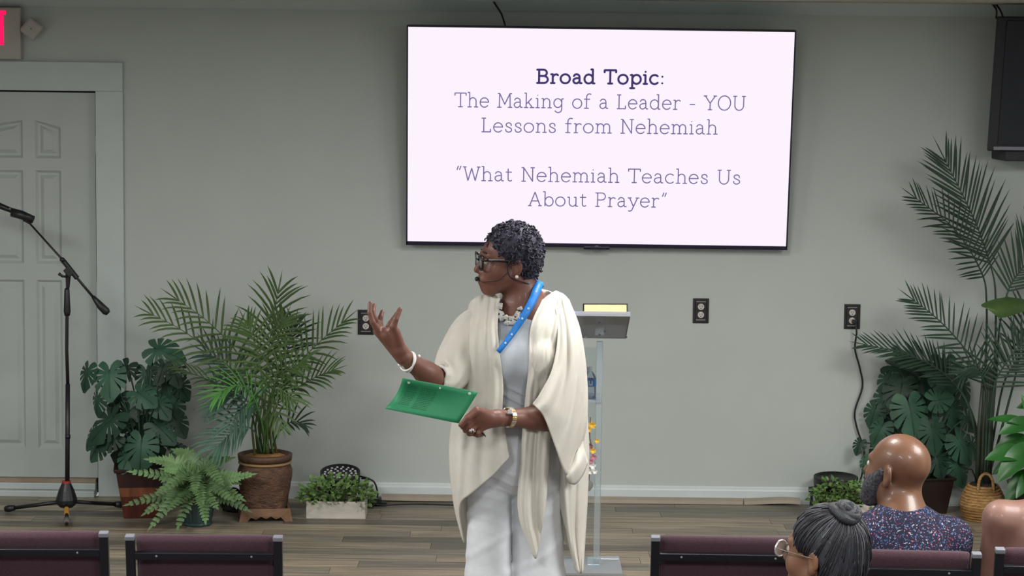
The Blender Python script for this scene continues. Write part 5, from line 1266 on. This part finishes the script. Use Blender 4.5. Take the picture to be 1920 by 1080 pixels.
# back drape under the left sleeve, down to the long corner
cD = [[(1050, 800), (1046, 860), (1048, 930), (1062, 1000), (1078, 1066)], [(1066, 800), (1062, 870), (1064, 940), (1070, 1010), (1083, 1073)], [(1086, 790), (1084, 860), (1082, 940), (1082, 1010), (1088, 1076)], [(1101, 780), (1104, 850), (1101, 940), (1097, 1010), (1093, 1074)]]
drape(cD, 30, 40, [[.02, .0, -.03, -.04, -.04], [-.02, -.06, -.08, -.07, -.05], [-.03, -.04, -.05, -.04, -.03], [.06, .06, .05, .03, .0]], (.014, 1.8, .2), None)
# turned-up satin underside of the sleeve
cU = [[(1062, 888), (1062, 895), (1066, 905)], [(1072, 868), (1074, 884), (1078, 908)], [(1084, 842), (1088, 865), (1092, 892)], [(1092, 826), (1098, 850), (1102, 868)]]
drape(cU, 14, 10, [[-.15, -.17, -.14], [-.12, -.155, -.13], [-.09, -.12, -.09], [-.04, -.06, -.03]], (.004, 1.2, 0), None)
# back panel from shoulder to hem
cE = [[(880, 570), (862, 640), (858, 720), (846, 800), (843, 870), (852, 950), (869, 1018)], [(920, 552), (915, 640), (915, 720), (905, 800), (900, 870), (900, 950), (905, 1000)], [(975, 540), (975, 640), (975, 720), (970, 800), (970, 870), (970, 950), (970, 990)],
      [(1030, 546), (1035, 640), (1040, 720), (1040, 800), (1042, 870), (1045, 950), (1045, 1000)], [(1064, 570), (1090, 640), (1098, 720), (1101, 800), (1104, 870), (1101, 950), (1093, 1074)]]
drape(cE, 50, 50, [[.05, .06, .06, .05, .05, .05, .04], [.10, .17, .17, .18, .19, .20, .2], [.11, .18, .18, .18, .2, .2, .2], [.10, .17, .17, .18, .19, .2, .2], [.06, .1, .1, .09, .08, .07, .02]], (.012, 4, .2), None)
# right sleeve tube down to the cuff on the forearm
def sleeve(cs, n=28, fold=.006):
    rows = []; pts = [(W(x, y, d), r) for x, y, d, r in cs]; P_ = cat([tuple(p) for p, r in pts], 26); Rr = cat([(r, 0, 0) for p, r in pts], 26)
    for i in range(26):
        t = Vector(P_[min(i+1, 25)]-P_[max(i-1, 0)]).normalized(); u = t.cross(Vector((0, 1, 0))).normalized(); w_ = t.cross(u); r = Rr[i][0]; row = []
        for j in range(n+1):
            a = 2*PI*j/n; q_ = r*(1+.07*math.sin(5*a+i*.35)*(i/25)+.04*math.sin(9*a-i*.2)); row.append(Vector(P_[i])+(u*math.cos(a)+w_*math.sin(a))*q_)
        rows.append(row)
    sh.grid(rows)
sleeve([(916, 588, .04, .052), (888, 622, .012, .078), (864, 668, -.03, .080), (848, 698, -.085, .070), (835, 710, -.12, .056), (820, 709, -.146, .0445)])
sh.build('shawl', m_shawl, wo, smooth=True, solid=.004)
# shoulder yoke of the shawl keeps neck and panels joined
# ---------------------------------------------------------------- green sheet and pen
m_green = M('green_paper', (38, 132, 88), .6, var=.05, scale=8)
gs_ = MB(); rows = []
for j in range(9):
    v = j/8
    row = []
    for i in range(15):
        u = i/14; x = (755+(897-755)*u)*(1-v)+(722+(860-722)*u)*v; y = (709+(735-709)*u)*(1-v)+(766+(794-766)*u)*v
        bowx = 4.5*math.sin(PI*v)*(1-u)*1.0
        row.append(W(x+bowx, y+2.0*math.sin(PI*v)*(1-u), -.335-.030*u*v-.02*(1-v)+.035*(1-u)*math.sin(PI*v)))
    rows.append(row)
gs_.grid(rows)
gp = gs_.build('green_sheet', m_green, None, smooth=True, origin=W(810, 750, -.34), solid=.0025)
tag(gp, 'large green card sheet with punched holes held in the woman\'s hand', 'sheet')
def onsheet(u, v, up=.003):
    x = u*14; y = v*8; i, j = min(int(x), 13), min(int(y), 7); a, b_ = x-i, y-j
    p = rows[j][i]*(1-a)*(1-b_)+rows[j][i+1]*a*(1-b_)+rows[j+1][i]*(1-a)*b_+rows[j+1][i+1]*a*b_
    return p+Vector((0, -up, 0))
for u in (.095, .51, .905):
    c = onsheet(u, .085); MB().ell(c, (.0055 if u != .51 else .004, .0008, .0055 if u != .51 else .004), 10, 5).build('punched_hole', M('hole_pale', (176, 206, 190), .6), gp)
m_pr = M('dark_green_print', (30, 98, 66), .7)
for (u0, u1, nl) in ((.10, .24, 12), (.29, .50, 13)):
    b = MB(); r_ = random.Random(int(u0*100))
    for k_ in range(nl):
        v = .17+.052*k_; u = u0
        while u < u1-.012:
            l_ = min(r_.uniform(.012, .04), u1-u); b.add([onsheet(u, v, .0022), onsheet(u+l_, v, .0022), onsheet(u+l_, v+.020, .0022), onsheet(u, v+.020, .0022)], [(0, 3, 2, 1)]); u += l_+.009
    tag(b.build('faint_print', m_pr, gp), kind='stuff')
pn = MB().tube([W(893, 795, -.30), W(905, 812, -.306), W(911, 819, -.308)], [.0045, .0045, .0012], 8)
tag(pn.build('pen', m_black, None, smooth=True, origin=W(905, 812, -.306)), 'short black pen tip poking out under the woman\'s fist', 'pen')

# ================================================================== bald man, seated
def seated(root, Y0, px_sh, py_sh, sw_, face_px, headc, face, hs, skinmat, skinspots=(), sleeves=True, seat_z=FL+.51, lean=0.0, vox=.006, jaw=1.0, neck_r=.056):
    """body of a person sitting with the back to the hall; shoulders centred on (px_sh,py_sh)"""
    sc = P(px_sh, py_sh, Y0); hip = Vector((sc.x, Y0+.02+lean, seat_z+.08))
    hm_ = head_matrix(headc, face); pr = place(head_prims(jaw=jaw, neck=False), hm_, hs)
    nb = hm_ @ (Vector((0, .03, -.07))*hs)
    pr += [RC(nb, sc+Vector((0, -.0, .02)), neck_r, neck_r+.006, .04)]
    tor = [RC(sc+Vector((-sw_, 0, -.055)), sc+Vector((sw_, 0, -.055)), .062, .062, .06), RC(sc+Vector((0, -.005, .0)), sc+Vector((0, 0, -.10)), .07, .12, .07), EL((sc+Vector((0, .01, -.19))), (sw_*1.0, .12, .2), .07), EL((sc*.45+hip*.55), (.16, .125, .2), .07), EL(hip, (.175, .14, .13), .06)]
    arms, lgs = [], []
    for s in (-1, 1):
        e = sc+Vector((s*(sw_+.035), .05, -.36)); w_ = Vector((sc.x+s*.12, Y0+.30, seat_z+.17)); sh_ = sc+Vector((s*sw_, 0, -.06))
        arms += [RC(sh_, e, .060, .044, .03), RC(e, w_, .042, .028, .02)]
        hd = Vector((w_.x-s*.02, w_.y+.09, w_.z-.02)); arms += [RC(w_, hd, .028, .03, .015)]
        for k_ in range(4):
            a = hd+Vector((s*(.024-.016*k_), 0, 0)); arms += finger([a, a+Vector((0, .035, -.006)), a+Vector((0, .06, -.03))], .0105, .008, .005)
        arms += finger([hd+Vector((-s*.025, -.03, 0)), hd+Vector((-s*.045, .0, .0)), hd+Vector((-s*.045, .03, -.012))], .013, .009, .008)
        kn_ = Vector((sc.x+s*.12, Y0+.46, seat_z+.06)); an = Vector((sc.x+s*.13, Y0+.44, FL+.10))
        lgs += [RC(hip+Vector((s*.09, .02, -.03)), kn_, .088, .062, .04), RC(kn_, an, .058, .042, .03), RC(Vector((an.x, an.y-.02, FL+.045)), Vector((an.x, an.y+.15, FL+.035)), .042, .034, .02)]
    f_ = Field(pr+tor+arms+lgs, vox); v_, q_ = f_.mesh(); npobj('body', v_, q_, skinmat, root, paint(v_, [(hm_ @ Vector(c), r, m_) for c, r, m_ in skinspots]))
    return hm_, tor, arms, lgs, sc, hip
MY = -3.38
def Mn(px, py, d=0): return P(px, py, MY+d)
man = thing('person', (Mn(1700, 1000).x, MY, FL), 'seated bald bearded man in a dark shirt with tiny coloured specks, seen from behind', 'person')
m_sk2 = skin('warm_brown_skin', (114, 80, 60), .38, coat=.14)
hmM, torM, armM, legM, scM, hipM = seated(man, MY, 1692, 980, .168, None, Mn(1683, 880, .05), (-.72, .69, .12), 1.12, m_sk2, neck_r=.066, skinspots= [((.079*1.12, .016, -.01), .03, (1.05, .92, .9))])
# beard
m_beard = M('grey_beard', (40, 38, 45), .9, rgb2=(98, 98, 106), scale=120, bump=.8, bscale=300)
bp_ = place([RC((s*.066, -.012, -.005), (s*.044, -.056, -.070), .017, .030, .02) for s in (-1, 1)]+[RC((-.034, -.066, -.100), (.034, -.066, -.100), .034, k=.02), EL((0, -.082, -.105), (.036, .032, .032), .02), EL((.050, -.048, -.050), (.022, .034, .042), .02), EL((-.050, -.048, -.050), (.022, .034, .042), .02), RC((-.02, -.1, -.05), (.02, -.1, -.05), .010, k=.01)], hmM, 1.12)
fB = Field(bp_, .0045); rng = np.random.RandomState(2); fB.F += (rng.rand(*fB.F.shape)*.0022).astype(np.float32); v_, q_ = fB.mesh(); npobj('beard', v_, q_, m_beard, man)
for s in (-1, 1): MB().ell(hmM @ (Vector((s*.031, -.083, .003))*1.12), .0125, 10, 7).build('eye', MATS['eye_white'], man, smooth=True)
def speck_shirt():
    m = M('speckled_navy_shirt', (18, 19, 46), .85, var=.2, scale=40); nt = m.node_tree; N = nt.nodes; L = nt.links; b = N['Principled BSDF']; src = b.inputs['Base Color'].links[0].from_socket
    tc = N.new('ShaderNodeTexCoord'); w_ = N.new('ShaderNodeTexNoise'); w_.inputs['Scale'].default_value = 60; L.new(tc.outputs['Object'], w_.inputs['Vector'])
    ad = N.new('ShaderNodeMix'); ad.data_type = 'VECTOR'; ad.inputs[0].default_value = .025; L.new(tc.outputs['Object'], ad.inputs[4]); L.new(w_.outputs['Color'], ad.inputs[5])
    vo = N.new('ShaderNodeTexVoronoi'); vo.inputs['Scale'].default_value = 135; L.new(ad.outputs[1], vo.inputs['Vector'])
    lt = N.new('ShaderNodeMath'); lt.operation = 'LESS_THAN'; lt.inputs[1].default_value = .34; L.new(vo.outputs['Distance'], lt.inputs[0])
    sp_ = N.new('ShaderNodeSeparateColor'); L.new(vo.outputs['Color'], sp_.inputs[0]); cr = N.new('ShaderNodeValToRGB'); cr.color_ramp.interpolation = 'CONSTANT'; e = cr.color_ramp.elements
    e[0].color = lin((96, 112, 156)); e[1].position = .40; e[1].color = lin((168, 170, 186))
    for p, c in ((.58, (140, 52, 72)), (.72, (52, 96, 150)), (.86, (172, 112, 130))): k_ = e.new(p); k_.color = lin(c)
    L.new(sp_.outputs[0], cr.inputs[0]); mx = N.new('ShaderNodeMix'); mx.data_type = 'RGBA'; L.new(lt.outputs[0], mx.inputs[0]); L.new(src, mx.inputs[6]); L.new(cr.outputs[0], mx.inputs[7]); L.new(mx.outputs[2], b.inputs['Base Color']); return m
m_shirt = speck_shirt()
sl = [p for i, p in enumerate(armM) if p['t'] == 'rc' and p['r1'] >= .05]
fS = Field(torM[:-1]+sl, .006, .014)
fS.apply(RC(hmM @ (Vector((0, .03, -.07))*1.12), scM+Vector((0, .005, .04)), .062, .072, .006, -1)); v_, q_ = fS.mesh(); sho = npobj('shirt', v_, q_, m_shirt, man)
nb = hmM @ (Vector((0, .03, -.07))*1.12); cc = scM+Vector((0, .0, .022)); b = MB(); rows_c = []
for (rr_, z) in ((.082, -.02), (.077, .012), (.074, .026), (.081, .020), (.096, -.016)):
    rows_c.append([cc+Vector((math.cos(a)*rr_*1.06, math.sin(a)*rr_*1.0+.0, z+.012*math.sin(a)*-1)) for a in np.linspace(.0, 2*PI, 33)])
b.grid(rows_c); b.build('collar', m_shirt, sho, smooth=True, solid=.003)
sdf_part([legM[i] for i in (0, 1, 3, 4)]+[torM[-1]], .008, 'trousers', M('dark_trousers', (34, 34, 40), .9), man, .010)
# ================================================================== woman with a hair bun, nearer the camera
BY = -5.25
def Bn(px, py, d=0): return P(px, py, BY+d)
bun = thing('person', (Bn(1560, 1040).x, BY, FL), 'seated older woman with grey streaked hair in a bun and clear-rimmed glasses', 'person')
m_sk3 = skin('tan_brown_skin', (122, 86, 64), .45)
hmB, torB, armB, legB, scB, hipB = seated(bun, BY-.02, 1552, 1205, .155, None, Bn(1546, 1036, .05), (-.76, .65, .0), 1.03, m_sk3, seat_z=FL+.50)
def hair_mat():
    m = M('streaked_grey_hair', (36, 37, 42), .42, rgb2=(62, 64, 70), scale=9, stretch=(60, 60, 2.5), bump=.5, bscale=8); return m
m_hb = hair_mat()
hcap = place([EL((0, .018, .036), (.085, .104, .092), .01), EL((0, .05, -.02), (.078, .068, .08), .03), EL((0, .04, -.07), (.060, .056, .06), .03)], hmB, 1.03)
hcut = place([EL((0, -.128, -.02), (.11, .082, .098), .012, -1), EL((.088, -.035, -.045), (.05, .05, .055), .010, -1), EL((-.088, -.035, -.045), (.05, .05, .055), .010, -1), EL((.093, .012, -.024), (.03, .024, .034), .006, -1), EL((-.093, .012, -.024), (.03, .024, .034), .006, -1), EL((0, .0, -.19), (.15, .2, .07), .01, -1)], hmB, 1.03)
fH = Field(hcap, .004)
for q_ in hcut: fH.apply(q_)
v_, q_ = fH.mesh(); hb_ = npobj('hair', v_, q_, m_hb, bun)
bcn = hmB @ (Vector((.012, .070, .122))*1.03); bdir = (bcn-(hmB @ Vector((0, .02, .02)))).normalized()
# swept strands running to the bun
rb = random.Random(9); inv = hmB.inverted(); b = MB(); b2 = MB()
for i in range(260):
    p = Vector(v_[rb.randrange(len(v_))]); pts = [p]; ctr = hmB @ Vector((0, .018, .03))
    for s_ in range(9):
        d = bcn-pts[-1]
        if d.length < .035: break
        q = pts[-1]+d.normalized()*min(.024, d.length*.5); n_ = (q-ctr).normalized(); k_ = 0
        while fH.val(q) < 0.0008 and k_ < 20: q = q+n_*.0015; k_ += 1
        pts.append(q)
    if len(pts) > 2: (b if rb.random() < .82 else b2).tube(cat([tuple(x) for x in pts], 12), [.0012+.0006*math.sin(PI*i_/11) for i_ in range(12)], 4)
tag(b.build('dark_strands', M('dark_strand', (34, 34, 40), .5), hb_, smooth=True), kind='stuff'); tag(b2.build('grey_strands', M('grey_strand', (88, 90, 97), .5), hb_, smooth=True), kind='stuff')
b = MB(); Qb = Vector((0, 0, 1)).rotation_difference(bdir).to_matrix()
for k_ in range(5):
    pts = [];
    for t in np.linspace(0, 2*PI*1.1, 26):
        r = .032-.0045*k_*.5+.003*math.sin(3*t+k_); pts.append(bcn+Qb @ Vector((math.cos(t+k_*1.3)*r*(1-.12*k_), math.sin(t+k_*1.3)*r*(1-.12*k_), -.006+.008*k_*.6+.004*math.sin(2*t+k_))))
    b.tube(pts, .0135-.0012*k_, 8)
b.ell(bcn, (.02, .02, .02), 12, 8); b.build('bun', m_hb, hb_, smooth=True)
b = MB(); glB = []
for s in (-1, 1):
    cx_ = s*.034; rim = [hmB @ (Vector((cx_+.026*math.cos(a), -.112, .0+.021*math.sin(a)))*1.03) for a in np.linspace(0, 2*PI, 21)]; b.tube(rim, .0028, 6, cap=False)
    glB.append([hmB @ (Vector(q)*1.03) for q in ((s*.060, -.110, .006), (s*.078, -.09, .008), (s*.085, -.02, .004), (s*.084, .02, .0), (s*.08, .03, -.015))])
b.tube([hmB @ (Vector(q)*1.03) for q in ((-.009, -.112, .004), (0, -.118, .006), (.009, -.112, .004))], .002, 6)
gB = b.build('eyeglasses', M('clear_frame', (206, 204, 206), .15, metal=.4), bun, smooth=True)
for t_ in glB: MB().tube(t_, .0014, 6).build('temple', M('grey_temple', (110, 98, 88), .35), gB, smooth=True)
for s in (-1, 1):
    b = MB(); b.add([hmB @ (Vector((s*.034+.025*math.cos(a), -.1115, .0+.020*math.sin(a)))*1.03) for a in np.arange(16)*PI/8], [tuple(range(16))]); b.build('lens', MATS['spectacle_lens'], gB)
    MB().ell(hmB @ (Vector((s*.031, -.083, .003))*1.03), .0115, 10, 7).build('eye', MATS['eye_white'], bun, smooth=True)
slB = [p for p in armB if p['t'] == 'rc' and p['r1'] >= .05]
sdf_part(torB+slB, .007, 'blouse', M('plum_blouse', (70, 58, 70), .9), bun, .012, [RC(hmB @ Vector((0, .03, -.07)), scB+Vector((0, 0, .04)), .06, .075, .006, -1)])
sdf_part([legB[i] for i in (0, 1, 3, 4)], .008, 'trousers', M('dark_trousers', (34, 34, 40), .9), bun, .010)
# ================================================================== bare-shouldered person at the right edge
RY = -3.42
def Rn(px, py, d=0): return P(px, py, RY+d)
rp_ = thing('person', (Rn(1990, 1000).x, RY, FL), 'person with bare shoulders sitting at the right edge of the frame', 'person')
m_sk4 = skin('fair_skin', (132, 98, 86), .5)
hmR, torR, armR_, legR, scR, hipR = seated(rp_, RY, 1992, 944, .212, None, Rn(1992, 830, .05), (-.3, .95, 0), 1.04, m_sk4, vox=.006)
sdf_part([torR[2], torR[3], torR[4]], .007, 'sleeveless_top', M('dark_top', (48, 46, 54), .9), rp_, .008, [EL(scR+Vector((0, -.02, -.07)), (.4, .3, .12), .02, -1)])
sdf_part([legR[i] for i in (0, 1, 3, 4)]+[torR[-1]], .008, 'trousers', M('dark_trousers', (34, 34, 40), .9), rp_, .010)
sdf_part(place([EL((0, .022, .040), (.084, .100, .088), .01), EL((0, .06, -.03), (.07, .05, .09), .03)], hmR, 1.08), .006, 'hair', M('brown_hair', (66, 48, 38), .5, var=.3, scale=40, stretch=(4, 4, 1)), rp_, 0, place([EL((0, -.13, -.02), (.11, .085, .1), .012, -1)], hmR, 1.08))
